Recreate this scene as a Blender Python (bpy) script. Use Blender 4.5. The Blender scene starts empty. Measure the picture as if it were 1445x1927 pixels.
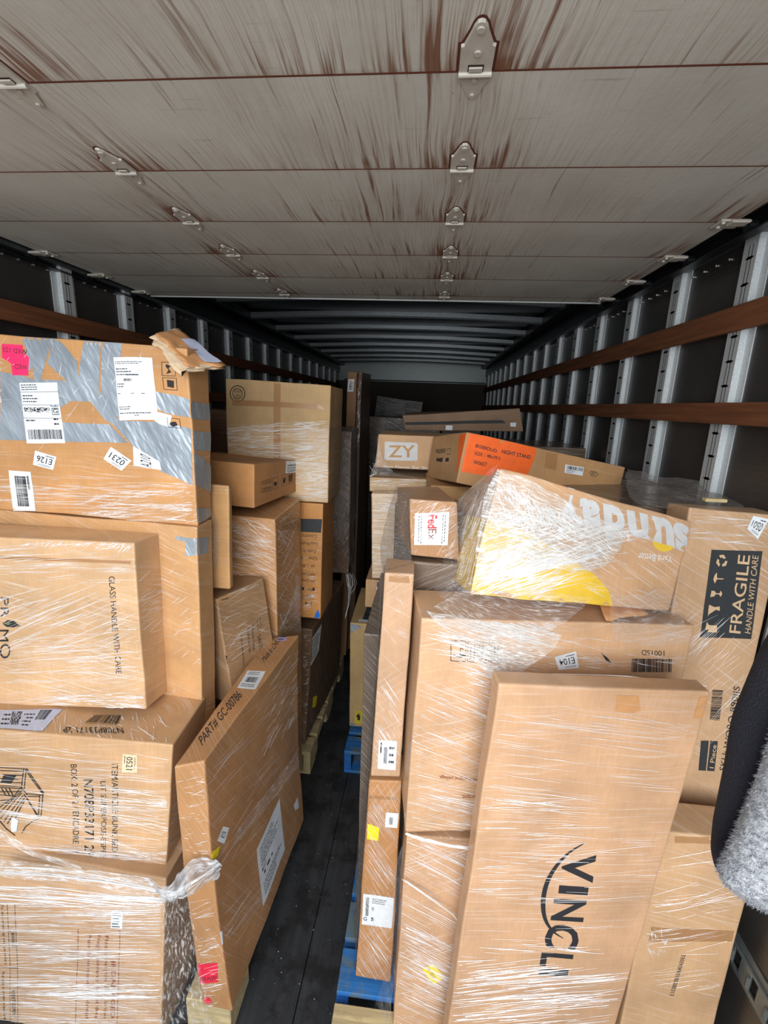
# A loaded box-truck interior: wrapped cartons on pallets either side of a narrow aisle, roll-up door overhead.
import bpy, bmesh, math, random
from mathutils import Vector, Matrix, Euler, noise
import numpy as np
SC = bpy.context.scene
COL = SC.collection
# ------------------------------------------------------------------ camera
cd = bpy.data.cameras.new('camera'); cam = bpy.data.objects.new('camera', cd); COL.objects.link(cam)
cd.sensor_fit = 'VERTICAL'; cd.sensor_height = 36.0; cd.lens = 16.23; cd.clip_start = 0.02
cam.matrix_world = Matrix(((0.99483, -0.05524, 0.08522, 0.0), (0.09548, 0.22279, -0.97018, 0.0), (0.03461, 0.97330, 0.22691, 2.05), (0, 0, 0, 1)))
SC.camera = cam
# ------------------------------------------------------------------ world, daylight, exposure
wd = bpy.data.worlds.new('daylight'); SC.world = wd; wd.use_nodes = True
nt = wd.node_tree; bg = nt.nodes['Background']
tc = nt.nodes.new('ShaderNodeTexCoord'); sp = nt.nodes.new('ShaderNodeSeparateXYZ'); rp = nt.nodes.new('ShaderNodeValToRGB')
nt.links.new(tc.outputs['Generated'], sp.inputs[0]); nt.links.new(sp.outputs['Z'], rp.inputs[0]); nt.links.new(rp.outputs[0], bg.inputs[0])
rp.color_ramp.elements[0].position = 0.0; rp.color_ramp.elements[0].color = (0.42, 0.41, 0.40, 1)
rp.color_ramp.elements[1].position = 0.04; rp.color_ramp.elements[1].color = (0.90, 0.95, 1.0, 1)
bg.inputs[1].default_value = 0.75
al = bpy.data.lights.new('daylight_from_open_end', 'AREA'); al.shape = 'RECTANGLE'; al.size = 2.4; al.size_y = 2.6; al.energy = 128; al.color = (0.97, 0.985, 1.0)
alo = bpy.data.objects.new('daylight_from_open_end', al); COL.objects.link(alo)
alo.location = (-0.2, -1.9, 2.4); alo.rotation_euler = (math.radians(84), 0, 0)
SC.view_settings.view_transform = 'Standard'; SC.view_settings.look = 'None'; SC.view_settings.gamma = 1.0
SC.view_settings.use_curve_mapping = False; SC.view_settings.exposure = 0.34
SC.cycles.use_denoising = True; SC.cycles.max_bounces = 8; SC.cycles.transparent_max_bounces = 16
SC.cycles.sample_clamp_indirect = 6.0; SC.cycles.caustics_reflective = False; SC.cycles.caustics_refractive = False
# ------------------------------------------------------------------ tables (metres)
BX = {
 "tape": [-1.5117, 1.3311, 1.6793, 0.8, 0.1255, 0.5405, 1.5668, 1.239, 1.752],
 "plain": [-1.5097, 1.33, 0.7334, 0.78, 0.1032, 0.9414, -0.0193, -0.792, 1.5206],
 "primo": [-1.5336, 1.1536, 1.0748, 0.7, 0.1435, 0.5595, 4.1157, -1.8039, 0.3548],
 "n708": [-1.5179, 1.0041, 0.6522, 0.8, 0.26, 0.4526, 4.9742, -3.3498, 3.4446],
 "bottomL": [-1.516, 0.9998, 0.0007, 0.76, 0.44, 0.7088, 0.0144, -2.329, 4.1624],
 "gc": [-0.6182, 1.0344, 0.1433, 0.099, 0.7073, 0.9326, -3.5875, 0.7082, -2.0191],
 "sauder": [-0.8397, 1.5374, 0.9103, 0.1902, 0.2453, 0.4196, -22.6957, 1.7316, -6.8231],
 "l8": [-1.288, 1.78, 0.16, 0.7, 0.3269, 1.445, -1.2296, 1.0295, 0.2252],
 "l9": [-1.062, 1.7348, 1.652, 0.4079, 0.4339, 0.1665, -4.7952, -2.9186, 1.3336],
 "l10": [-0.9782, 1.5, 1.385, 0.3, 0.03, 0.3785, 0.0606, -0.4243, 0.8806],
 "l11": [-0.9481, 2.12, 1.5885, 0.489, 0.3376, 0.548, 0.9826, -0.5109, 0.997],
 "l12": [-0.8404, 2.13, 0.978, 0.35, 0.286, 0.6014, 0.011, -0.1482, 0.6606],
 "l13": [-1.065, 2.1534, 0.2422, 0.5, 0.7351, 0.6769, -3.0823, -0.909, 1.951],
 "l14": [-0.7834, 2.92, 0.925, 0.3, 0.3102, 0.958, 1.3896, 0.6703, 0.1518],
 "l15a": [-0.5943, 3.2, 0.144, 0.0567, 0.15, 2.1116, -0.0079, -0.1431, 0.8945],
 "l15b": [-0.5526, 3.3, 0.144, 0.06, 0.4527, 2.1215, -0.7692, 0.4674, 0.4438],
 "l16": [-1.4763, 2.6, 0.144, 0.3, 0.3, 1.846, -0.005, -0.1916, 0.4723],
 "vingli": [0.1405, 0.96, 0.1441, 0.478, 0.05, 1.3248, 6.5042, 2.1481, 1.5207],
 "r2a": [-0.0003, 1.04, 0.9101, 0.6894, 0.1766, 0.6377, 7.6853, 0.4696, 0.4899],
 "r2b": [-0.0079, 1.05, 0.144, 0.5, 0.2, 0.7461, 2.5701, 0.0852, 0.7397],
 "colU": [-0.1082, 1.13, 0.9963, 0.0806, 0.12, 0.6281, 2.1938, -0.1519, 1.3028],
 "colL": [-0.1376, 1.1616, 0.1488, 0.1093, 0.12, 0.797, 0.7126, -0.6826, 1.005],
 "fragile": [0.663, 1.17, 0.9521, 0.222, 0.12, 0.8634, -0.4627, -1.7487, 0.2581],
 "thin": [0.665, 1.1503, 0.9397, 0.215, 0.12, 0.0306, 0.0, 0.0, -0.0],
 "lowR": [0.6342, 1.0, 0.144, 0.24, 0.1, 0.8971, 0.1518, -0.0168, -0.6607],
 "sunday": [0.1306, 1.0599, 1.6355, 0.4959, 0.4325, 0.271, 7.1799, -16.138, 9.8499],
 "boerduo": [0.1059, 1.6, 1.7951, 0.6254, 0.4223, 0.177, 14.6122, -6.1581, 10.4797],
 "fedex": [-0.0342, 1.25, 1.6272, 0.1394, 0.2746, 0.1657, 11.0691, -1.9055, -0.8414],
 "zy": [-0.2218, 2.05, 1.7725, 0.4, 0.2525, 0.1514, 0.1278, -0.0712, 0.029],
 "slim": [-0.2421, 1.98, 1.6753, 0.45, 0.4, 0.0656, 0.2676, 0.0033, -0.4626],
 "pale": [-0.2133, 1.9, 1.304, 0.4, 0.35, 0.3798, -0.0394, 0.1464, -1.1562],
 "purple": [-0.2469, 1.97, 1.1332, 0.4, 0.4, 0.1363, -0.0, -0.0076, 0.0636],
 "r14": [-0.3757, 2.3786, 0.1582, 0.45, 0.5301, 0.6767, 1.0154, 0.404, -0.1784],
 "long": [-0.1393, 2.7, 1.8996, 0.6615, 0.4, 0.1064, -0.2992, -0.0998, -3.1705],
}
OFF = {
 "tape": {"FTR": [-0.0069, -0.0029, -0.0071], "FBR": [0.0037, 0.0015, -0.0011], "BBR": [-0.0065, -0.0026, 0.0012]},
 "plain": {"FTR": [0.0008, 0.0004, -0.0]},
 "primo": {"FTR": [-0.0039, -0.0022, 0.0003], "FBR": [-0.0049, 0.0056, 0.0117], "BTR": [0.0094, 0.0046, -0.0005], "BBR": [-0.0006, -0.0052, -0.0073]},
 "n708": {"FTR": [0.0028, 0.0041, 0.0036], "FBR": [-0.0078, -0.0019, 0.0015]},
 "bottomL": {"FTR": [0.0039, 0.0012, -0.0007]},
 "gc": {"FTL": [0.0096, -0.0053, -0.0126], "FTR": [-0.0043, 0.0064, 0.0096], "BTR": [0.0155, 0.01, 0.0076], "BTL": [-0.0168, -0.0101, -0.0039]},
 "sauder": {"BTR": [-0.0036, -0.0049, -0.0029], "FTR": [-0.0003, 0.0009, 0.0023]},
 "l8": {"FTR": [-0.0041, -0.0048, -0.0116], "BTR": [0.0005, 0.0005, 0.0015]},
 "l9": {"FTR": [-0.004, -0.0017, 0.0021], "FBR": [-0.0012, -0.0016, -0.0049], "BTR": [0.0024, 0.0001, -0.0087], "BBR": [0.0062, 0.0035, 0.0074]},
 "l10": {"FTR": [0.0025, 0.0014, 0.0014]},
 "l11": {"FTL": [-0.0009, -0.0006, 0.0048], "FTR": [-0.0007, -0.0001, -0.002], "FBR": [0.0014, 0.0003, 0.0], "BTR": [-0.001, -0.0, -0.0038]},
 "l12": {"FTR": [0.0016, 0.0004, 0.0], "FBR": [-0.0018, -0.0004, 0.0]},
 "l13": {"FTR": [0.0059, 0.0042, 0.0047], "FBR": [-0.0085, -0.0009, 0.0019]},
 "l14": {"FTR": [0.0031, 0.0, -0.0055], "BTR": [-0.0034, -0.0, 0.0067]},
 "l15a": {"FTL": [-0.0, 0.0001, -0.0013], "FTR": [0.0081, 0.0012, 0.0016]},
 "l15b": {"FTR": [0.0015, 0.0004, -0.0032], "BTR": [0.0017, 0.0, 0.0043]},
 "l16": {"FTR": [0.0033, 0.0014, -0.0015]},
 "vingli": {"FTL": [0.0016, -0.0014, -0.0011], "FTR": [-0.0011, 0.0018, 0.0013]},
 "r2a": {"FTL": [0.0034, -0.0007, -0.0005], "FBL": [-0.0019, 0.0002, -0.0001], "FTR": [0.0001, 0.0005, 0.0012], "BTL": [-0.0026, -0.0, -0.0008]},
 "r2b": {"FTL": [0.0009, -0.0012, -0.001]},
 "colU": {"FTL": [0.0023, -0.0004, -0.0014], "FTR": [-0.0009, 0.0005, 0.0014], "FBL": [-0.0029, -0.0024, -0.0025], "FBR": [0.0012, 0.0023, 0.0025]},
 "colL": {"FTL": [0.0056, -0.002, -0.0026], "FTR": [-0.0044, 0.0023, 0.0025], "FBL": [-0.007, 0.0014, 0.0012], "FBR": [0.0056, -0.0012, -0.0007]},
 "fragile": {"FTL": [-0.0041, 0.0037, 0.0095]},
 "sunday": {"FTL": [0.0043, -0.0057, 0.0221], "FBL": [-0.0069, -0.0004, -0.0259], "FTR": [0.0081, -0.0024, -0.02], "FBR": [-0.0059, 0.005, 0.0293], "BBL": [-0.0064, 0.0009, -0.0061], "BTL": [0.0091, -0.0008, -0.0068]},
 "boerduo": {"BTL": [-0.003, 0.0008, -0.0004], "FTL": [-0.0006, 0.0001, 0.001], "FBL": [0.0005, -0.0002, -0.0001], "BBL": [0.0032, -0.0008, 0.0001], "FTR": [0.0001, 0.0001, -0.0008]},
 "fedex": {"FTL": [-0.0035, 0.0016, 0.0061], "FBL": [0.0056, 0.0015, 0.0079], "FTR": [-0.0072, 0.0011, -0.0044], "BTL": [-0.0028, -0.0, -0.0025], "FBR": [0.0074, -0.0046, -0.0079]},
 "zy": {"FTL": [0.0046, 0.0003, -0.0026], "FBL": [-0.0048, -0.0005, 0.0]},
 "slim": {"FTL": [-0.0006, -0.0004, -0.002], "FBL": [0.0006, 0.0001, 0.0]},
 "pale": {"FTL": [-0.0036, -0.0003, 0.0006], "FBL": [0.004, 0.0005, -0.0]},
 "purple": {"FTL": [0.0006, 0.0001, -0.0], "FBL": [-0.0006, -0.0001, 0.0]},
 "r14": {"FTL": [-0.0002, 0.0028, 0.0055], "FBL": [0.0026, 0.0048, 0.0055], "BTL": [-0.0032, 0.0003, 0.0016]},
 "long": {"FTL": [-0.007, -0.0007, -0.0142], "FTR": [-0.0127, 0.0024, 0.0142], "FBL": [0.0072, 0.0008, 0.0079], "FBR": [0.0124, -0.0028, -0.0081]},
}
D = [
 ["tape", "F", "poly", "duct_tape", [[0.304, 0.542], [0.3996, 0.5452], [0.3679, 0.4927], [0.3359, 0.4176], [0.3173, 0.4163], [0.3163, 0.4561], [0.2989, 0.4396], [0.3039, 0.5079], [0.2939, 0.5296]], "tape_grey", 1],
 ["tape", "F", "poly", "duct_tape", [[0.3942, 0.5419], [0.4216, 0.526], [0.4615, 0.4779], [0.4608, 0.417], [0.4217, 0.4235], [0.3646, 0.4684]], "tape_grey", 1],
 ["tape", "F", "poly", "duct_tape", [[0.2124, 0.4338], [0.2789, 0.4291], [0.3144, 0.4192], [0.3751, 0.4234], [0.4217, 0.4235], [0.4897, 0.4526], [0.5244, 0.3937], [0.5315, 0.3677], [0.4883, 0.3677], [0.4313, 0.3668], [0.3877, 0.34], [0.3758, 0.3009], [0.1887, 0.284]], "tape_grey", 1],
 ["tape", "F", "poly", "duct_tape", [[0.1902, 0.2938], [0.2933, 0.2948], [0.3874, 0.2985], [0.5399, 0.305], [0.5934, 0.2524], [0.3883, 0.2385], [0.1796, 0.2261]], "tape_grey", 1],
 ["tape", "F", "poly", "duct_tape", [[0.4888, 0.5421], [0.5409, 0.5441], [0.5295, 0.4705], [0.5186, 0.401], [0.5436, 0.3402], [0.558, 0.3015], [0.5262, 0.3183], [0.4914, 0.3664], [0.4617, 0.397], [0.4667, 0.4662]], "tape_grey", 1],
 ["tape", "F", "poly", "duct_tape", [[0.549, 0.5446], [0.609, 0.5485], [0.5947, 0.5018], [0.5839, 0.4591], [0.578, 0.3348], [0.5529, 0.3171], [0.5293, 0.3471], [0.5261, 0.4092], [0.5378, 0.501]], "tape_grey", 1],
 ["tape", "F", "poly", "duct_tape", [[0.5385, 0.3399], [0.5862, 0.3164], [0.716, 0.3212], [0.7943, 0.3095], [0.7911, 0.1315], [0.7369, 0.1542], [0.6876, 0.1721], [0.628, 0.2256], [0.5563, 0.3014]], "tape_grey", 1],
 ["tape", "F", "poly", "duct_tape", [[0.6951, 0.4088], [0.755, 0.4038], [0.7967, 0.396], [0.7964, 0.343], [0.7214, 0.3485], [0.6943, 0.3591]], "tape_grey", 1],
 ["tape", "F", "poly", "sticker", [[0.2301, 0.5136], [0.2935, 0.5162], [0.2952, 0.4939], [0.3102, 0.4829], [0.2992, 0.4305], [0.2501, 0.4271], [0.2502, 0.4607], [0.2255, 0.4742]], "pink", 0],
 ["tape", "F", "text", "printed_text", "WED 123", [[0.3046, 0.49], [0.2315, 0.4912], [0.3066, 0.5036]], "ink", 0],
 ["tape", "F", "text", "printed_text", "WED", [[0.2983, 0.4472], [0.2597, 0.4461], [0.3003, 0.4611]], "ink", 0],
 ["tape", "F", "label", "shipping_label", [[0.2672, 0.4067], [0.3909, 0.4168], [0.3928, 0.2339], [0.2658, 0.2226]], [["lines", 0.04, 0.03, 0.55, 0.12, 3], ["rule", 0.0, 0.15, 1, 0.15], ["lines", 0.04, 0.2, 0.45, 0.32, 3], ["rule", 0, 0.36, 1, 0.36], ["code", 0.04, 0.4, 0.72, 0.48], ["text", "G", 0.8, 0.42, 0.12, 0.07], ["frame", 0.77, 0.41, 0.95, 0.52], ["text", "FedEx", 0.76, 0.36, 0.2, 0.035], ["rule", 0, 0.58, 1, 0.58], ["lines", 0.06, 0.61, 0.35, 0.64, 1], ["lines", 0.78, 0.58, 0.95, 0.7, 2], ["bars", 0.07, 0.77, 0.95, 0.93, 34]], "paper"],
 ["tape", "F", "label", "shipping_label", [[0.5733, 0.4989], [0.6935, 0.5054], [0.6951, 0.3276], [0.5746, 0.3171]], [["lines", 0.03, 0.07, 0.95, 0.11, 2], ["lines", 0.03, 0.18, 0.45, 0.2, 1], ["bars", 0.03, 0.22, 0.42, 0.24, 30], ["lines", 0.03, 0.27, 0.9, 0.29, 1], ["bars", 0.28, 0.27, 0.62, 0.29, 26], ["bars", 0.2, 0.34, 0.42, 0.38, 14], ["lines", 0.03, 0.42, 0.25, 0.48, 2], ["lines", 0.03, 0.57, 0.12, 0.585, 1], ["lines", 0.37, 0.57, 0.45, 0.585, 1], ["lines", 0.63, 0.57, 0.73, 0.585, 1], ["lines", 0.03, 0.78, 0.45, 0.83, 2], ["lines", 0.03, 0.88, 0.97, 0.9, 1], ["lines", 0.4, 0.92, 0.6, 0.935, 1]], "paper"],
 ["tape", "F", "label", "tag_label", [[0.3418, 0.1448], [0.2772, 0.1566], [0.2907, 0.203], [0.3578, 0.1881]], [["text", "E126", 0.14, 0.3, 0.72, 0.42], ["lines", 0.14, 0.1, 0.86, 0.2, 2], ["lines", 0.1, 0.82, 0.55, 0.9, 1]], "paper"],
 ["tape", "F", "label", "tag_label", [[0.5678, 0.1626], [0.5114, 0.195], [0.5394, 0.2352], [0.6017, 0.1971]], [["text", "0231", 0.14, 0.3, 0.72, 0.42], ["lines", 0.14, 0.1, 0.86, 0.2, 2], ["lines", 0.1, 0.82, 0.55, 0.9, 1]], "paper"],
 ["tape", "F", "label", "tag_label", [[0.6071, 0.1825], [0.6094, 0.2438], [0.6898, 0.2006], [0.6945, 0.1743]], [["text", "A210", 0.05, 0.25, 0.8, 0.4]], "paper"],
 ["tape", "F", "label", "barcode_label", [[0.195, 0.1332], [0.267, 0.1338], [0.2649, 0.0047], [0.1893, 0.0002]], [["bars", 0.25, 0.12, 0.75, 0.88, 26], ["lines", 0.8, 0.1, 0.9, 0.6, 1]], "paper"],
 ["tape", "F", "poly", "torn_paper", [[0.6479, 0.5525], [0.7693, 0.556], [0.7702, 0.5459], [0.6487, 0.5437]], "paper", 0],
 ["tape", "F", "poly", "torn_paper", [[0.6969, 0.3498], [0.7391, 0.3435], [0.7267, 0.3093], [0.699, 0.3152], [0.6832, 0.3235]], "paper", 0],
 ["tape", "F", "line", "printed_symbol", [[0.7216, 0.4954], [0.7618, 0.4967], [0.7605, 0.4576], [0.7201, 0.4563]], 0.0015, "ink", 1],
 ["tape", "F", "line", "printed_symbol", [[0.7212, 0.4503], [0.7633, 0.4518], [0.7625, 0.4182], [0.7218, 0.4169]], 0.0015, "ink", 1],
 ["tape", "F", "line", "printed_symbol", [[0.7238, 0.336], [0.7615, 0.3357], [0.7629, 0.3088], [0.725, 0.3091]], 0.0015, "ink", 1],
 ["tape", "F", "poly", "printed_symbol", [[0.7338, 0.4451], [0.7547, 0.4436], [0.7532, 0.4237], [0.7339, 0.4254]], "ink", 0],
 ["tape", "F", "poly", "printed_symbol", [[0.7357, 0.4904], [0.7481, 0.4853], [0.7412, 0.4788], [0.7484, 0.4673], [0.7334, 0.4618], [0.7409, 0.4743], [0.732, 0.4842]], "ink", 0],
 ["tape", "F", "poly", "printed_symbol", [[0.729, 0.319], [0.7378, 0.326], [0.7494, 0.3268], [0.7537, 0.3176], [0.7399, 0.3102]], "ink", 0],
 ["tape", "R", "poly", "duct_tape", [[0.0023, 0.3899], [0.1465, 0.3697], [0.1495, 0.3179], [-0.0042, 0.3405]], "tape_grey", 1],
 ["tape", "R", "poly", "duct_tape", [[-0.0058, 0.3042], [0.1361, 0.2811], [0.1385, 0.2174], [-0.0035, 0.246]], "tape_grey", 1],
 ["tape", "R", "poly", "duct_tape", [[-0.0008, 0.239], [0.1415, 0.163], [0.1389, 0.0754], [-0.0082, 0.1374]], "tape_grey", 1],
 ["tape", "R", "poly", "duct_tape", [[-0.008, 0.0603], [0.1268, 0.028], [0.1196, -0.0096], [-0.0113, 0.0141]], "tape_grey", 1],
 ["plain", "F", "poly", "duct_tape", [[0.7089, 0.9056], [0.7773, 0.903], [0.7794, 0.8467], [0.7404, 0.8431], [0.7401, 0.8909], [0.7103, 0.8935]], "tape_grey", 1],
 ["plain", "R", "poly", "duct_tape", [[-0.0054, 0.9047], [0.0748, 0.8881], [0.0687, 0.8363], [0.0023, 0.8461]], "tape_grey", 1],
 ["primo", "F", "text", "printed_text", "PR", [[0.2773, 0.3662], [0.2689, 0.2999], [0.302, 0.3673]], "ink", 0],
 ["primo", "F", "text", "printed_text", "M", [[0.2625, 0.2626], [0.2575, 0.2232], [0.2908, 0.2638]], "ink", 0],
 ["primo", "F", "text", "printed_text", "O", [[0.2583, 0.2161], [0.2518, 0.1653], [0.2918, 0.2175]], "ink", 0],
 ["primo", "F", "poly", "printed_leaf", [[0.2716, 0.2824], [0.2896, 0.2938], [0.3076, 0.2928], [0.3273, 0.2778], [0.3067, 0.2716], [0.2853, 0.2724]], "ink", 0],
 ["primo", "F", "poly", "printed_leaf", [[0.2783, 0.2827], [0.2906, 0.2885], [0.3016, 0.2837], [0.2893, 0.2779]], "leafgreen", 0],
 ["primo", "F", "text", "printed_text", "GLASS HANDLE WITH CARE", [[0.6169, 0.4502], [0.6123, 0.1242], [0.6348, 0.4527]], "ink", 0],
 ["primo", "F", "poly", "packing_tape", [[0.2927, 0.5003], [0.7008, 0.5031], [0.7001, 0.493], [0.2914, 0.4903]], "tape_clear", 0],
 ["n708", "F", "text", "printed_text", "BOX: 2 OF 2 / ENCADRE : 2 DE 2", [[0.5047, 0.361], [0.5116, -0.0044], [0.5235, 0.3628]], "ink", 0],
 ["n708", "F", "text", "printed_text", "N708P33171 2P", [[0.5426, 0.3134], [0.5477, 0.0467], [0.571, 0.3161]], "ink", 0.004],
 ["n708", "F", "text", "printed_text", "LIT SUPERPOSE-ESPRESSO", [[0.5931, 0.3111], [0.5977, -0.0014], [0.6089, 0.3125]], "ink", 0],
 ["n708", "F", "text", "printed_text", "ITEM/ARTICLE: BUNK BED-ESPRESSO", [[0.6251, 0.3722], [0.6336, -0.0515], [0.6438, 0.374]], "ink", 0],
 ["n708", "F", "label", "tag_label", [[0.6976, 0.4086], [0.6994, 0.3493], [0.6555, 0.3452], [0.6571, 0.4083]], [["text", "0521", 0.14, 0.3, 0.72, 0.42], ["lines", 0.14, 0.1, 0.86, 0.2, 2], ["lines", 0.1, 0.82, 0.55, 0.9, 1]], "cream"],
 ["n708", "F", "line", "printed_drawing", [[0.2945, 0.3307], [0.3697, 0.3308]], 0.0028, "ink", 0],
 ["n708", "F", "line", "printed_drawing", [[0.2942, 0.3201], [0.3633, 0.3231]], 0.0028, "ink", 0],
 ["n708", "F", "line", "printed_drawing", [[0.2937, 0.3059], [0.3598, 0.3086]], 0.0028, "ink", 0],
 ["n708", "F", "line", "printed_drawing", [[0.2932, 0.2916], [0.3596, 0.2961]], 0.0028, "ink", 0],
 ["n708", "F", "line", "printed_drawing", [[0.2928, 0.279], [0.3577, 0.2834]], 0.0028, "ink", 0],
 ["n708", "F", "line", "printed_drawing", [[0.2924, 0.2665], [0.3558, 0.2707]], 0.0028, "ink", 0],
 ["n708", "F", "line", "printed_drawing", [[0.3634, 0.3284], [0.3557, 0.2671]], 0.0028, "ink", 0],
 ["n708", "F", "line", "printed_drawing", [[0.3713, 0.3291], [0.3636, 0.2643]], 0.0028, "ink", 0],
 ["n708", "F", "line", "printed_drawing", [[0.3697, 0.3272], [0.4189, 0.2498]], 0.0028, "ink", 0],
 ["n708", "F", "line", "printed_drawing", [[0.3729, 0.3328], [0.4221, 0.2519]], 0.0028, "ink", 0],
 ["n708", "F", "line", "printed_drawing", [[0.4189, 0.2498], [0.4131, 0.1747]], 0.0028, "ink", 0],
 ["n708", "F", "line", "printed_drawing", [[0.4093, 0.2471], [0.4051, 0.1776]], 0.0028, "ink", 0],
 ["n708", "F", "line", "printed_drawing", [[0.3712, 0.247], [0.4189, 0.2462]], 0.0028, "ink", 0],
 ["n708", "F", "line", "printed_drawing", [[0.3742, 0.2383], [0.4093, 0.2417]], 0.0028, "ink", 0],
 ["n708", "F", "line", "printed_drawing", [[0.3616, 0.2443], [0.3987, 0.177]], 0.0028, "ink", 0],
 ["n708", "F", "line", "printed_drawing", [[0.3678, 0.2359], [0.405, 0.1703]], 0.0028, "ink", 0],
 ["n708", "F", "line", "printed_drawing", [[0.4114, 0.1672], [0.3854, 0.1518], [0.364, 0.1331], [0.3538, 0.1117]], 0.0028, "ink", 0],
 ["n708", "F", "line", "printed_drawing", [[0.2922, 0.2611], [0.3557, 0.2635]], 0.0028, "ink", 0],
 ["n708", "F", "line", "printed_drawing", [[0.2914, 0.2358], [0.3359, 0.2346]], 0.0028, "ink", 0],
 ["n708", "F", "line", "printed_drawing", [[0.2917, 0.2466], [0.3491, 0.2521]], 0.0028, "ink", 0],
 ["n708", "F", "line", "printed_drawing", [[0.3526, 0.2668], [0.3327, 0.2343], [0.2899, 0.192]], 0.0028, "ink", 0],
 ["n708", "F", "line", "printed_drawing", [[0.3588, 0.2602], [0.2893, 0.1737]], 0.0028, "ink", 0],
 ["n708", "F", "line", "printed_drawing", [[0.3553, 0.2491], [0.2919, 0.1556]], 0.0028, "ink", 0],
 ["n708", "F", "line", "printed_drawing", [[0.3583, 0.2386], [0.3013, 0.1454]], 0.0028, "ink", 0],
 ["n708", "F", "line", "printed_drawing", [[0.3629, 0.2318], [0.3108, 0.139]], 0.0028, "ink", 0],
 ["n708", "F", "line", "printed_drawing", [[0.3643, 0.2247], [0.3235, 0.1328]], 0.0028, "ink", 0],
 ["n708", "F", "line", "printed_drawing", [[0.2907, 0.2158], [0.3293, 0.2249]], 0.0028, "ink", 0],
 ["n708", "F", "line", "printed_drawing", [[0.2903, 0.2048], [0.3193, 0.2113]], 0.0028, "ink", 0],
 ["n708", "F", "line", "printed_drawing", [[0.2969, 0.2579], [0.3073, 0.2373]], 0.0028, "ink", 0],
 ["n708", "F", "line", "printed_drawing", [[0.308, 0.259], [0.3185, 0.2384]], 0.0028, "ink", 0],
 ["n708", "F", "line", "printed_drawing", [[0.3191, 0.26], [0.3296, 0.2376]], 0.0028, "ink", 0],
 ["n708", "F", "line", "printed_drawing", [[0.3557, 0.2671], [0.3711, 0.2434]], 0.0028, "ink", 0],
 ["n708", "F", "line", "printed_drawing", [[0.2884, 0.146], [0.307, 0.1201], [0.3324, 0.1002]], 0.0028, "ink", 0],
 ["n708", "F", "line", "printed_drawing", [[0.3244, 0.0469], [0.3271, 0.0244], [0.3205, 0.0238]], 0.0028, "ink", 0],
 ["n708", "F", "line", "printed_drawing", [[0.2835, 0.001], [0.304, 0.0221], [0.3237, 0.0203]], 0.0028, "ink", 0],
 ["n708", "F", "poly", "printed_drawing", [[0.3048, 0.3087], [0.3425, 0.3087], [0.326, 0.2786], [0.2944, 0.2792]], "ink", 0],
 ["n708", "F", "poly", "torn_paper", [[0.3243, 0.1606], [0.3435, 0.1551], [0.3376, 0.1157], [0.3229, 0.1123], [0.3202, 0.1306]], "paper", 0],
 ["n708", "T", "label", "shipping_label", [[0.4153, 0.0086], [0.2927, 0.0072], [0.2269, 0.0883], [0.4027, 0.1143]], [["bars", 0.15, 0.5, 0.35, 0.95, 12], ["code", 0.62, 0.2, 0.8, 0.9], ["lines", 0.4, 0.2, 0.6, 0.8, 4], ["lines", 0.82, 0.2, 0.98, 0.8, 3]], "bluepaper"],
 ["n708", "T", "text", "printed_text", "N708P33171 2P", [[0.6243, 0.0524], [0.4567, 0.0345], [0.6433, 0.0291]], "ink", 0.002],
 ["n708", "T", "label", "barcode_label", [[0.5908, 0.1135], [0.5108, 0.1017], [0.5057, 0.0624], [0.6041, 0.0655]], [["bars", 0.02, 0.05, 0.98, 0.95, 22]], "cardpatch"],
 ["bottomL", "F", "line", "printed_line", [[0.4813, 0.4588], [0.4685, 0.0696]], 0.002, "redink", 0],
 ["bottomL", "F", "line", "printed_line", [[0.6188, 0.4874], [0.6119, 0.1082]], 0.002, "redink", 0],
 ["bottomL", "F", "text", "printed_text", "Please do not receive if box damaged", [[0.5127, 0.4456], [0.5039, 0.0952], [0.525, 0.4485]], "redink", 0],
 ["bottomL", "F", "text", "printed_text", "Fragile contents do not drop", [[0.5442, 0.4531], [0.537, 0.104], [0.5564, 0.456]], "redink", 0],
 ["bottomL", "F", "text", "printed_text", "Please recycle this carton", [[0.5704, 0.4552], [0.5663, 0.1187], [0.5825, 0.4582]], "redink", 0],
 ["bottomL", "F", "text", "printed_text", "IF DAMAGED", [[0.5914, 0.3597], [0.59, 0.125], [0.6054, 0.3632]], "redink", 0],
 ["bottomL", "F", "line", "printed_line", [[0.2225, 0.5036], [0.2745, 0.5094], [0.2685, 0.2489], [0.2089, 0.2384]], 0.0016, "ink", 0],
 ["bottomL", "F", "line", "printed_line", [[0.2495, 0.5078], [0.2426, 0.2468]], 0.0016, "ink", 0],
 ["bottomL", "F", "line", "printed_line", [[0.2426, 0.2468], [0.2351, 0.0068]], 0.0014, "ink", 0],
 ["bottomL", "F", "line", "printed_line", [[0.2685, 0.2489], [0.2622, 0.0141]], 0.0014, "ink", 0],
 ["bottomL", "F", "text", "printed_text", "WARNING", [[0.2529, 0.3897], [0.2557, 0.3305], [0.2657, 0.3927]], "ink", 0],
 ["bottomL", "F", "text", "printed_text", "To help prevent tip over use anchors", [[0.2274, 0.4945], [0.2244, 0.2533], [0.2364, 0.4965]], "ink", 0],
 ["bottomL", "F", "text", "printed_text", "AVERTISSEMENT", [[0.2439, 0.1537], [0.244, 0.0325], [0.2571, 0.1571]], "ink", 0],
 ["bottomL", "F", "text", "printed_text", "Pour aider a prevenir le basculement", [[0.2136, 0.2219], [0.2123, 0.0077], [0.223, 0.2242]], "ink", 0],
 ["bottomL", "F", "line", "printed_symbol", [[0.2495, 0.3931], [0.2681, 0.406], [0.2655, 0.3884], [0.2495, 0.3931]], 0.001, "ink", 0],
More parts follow.
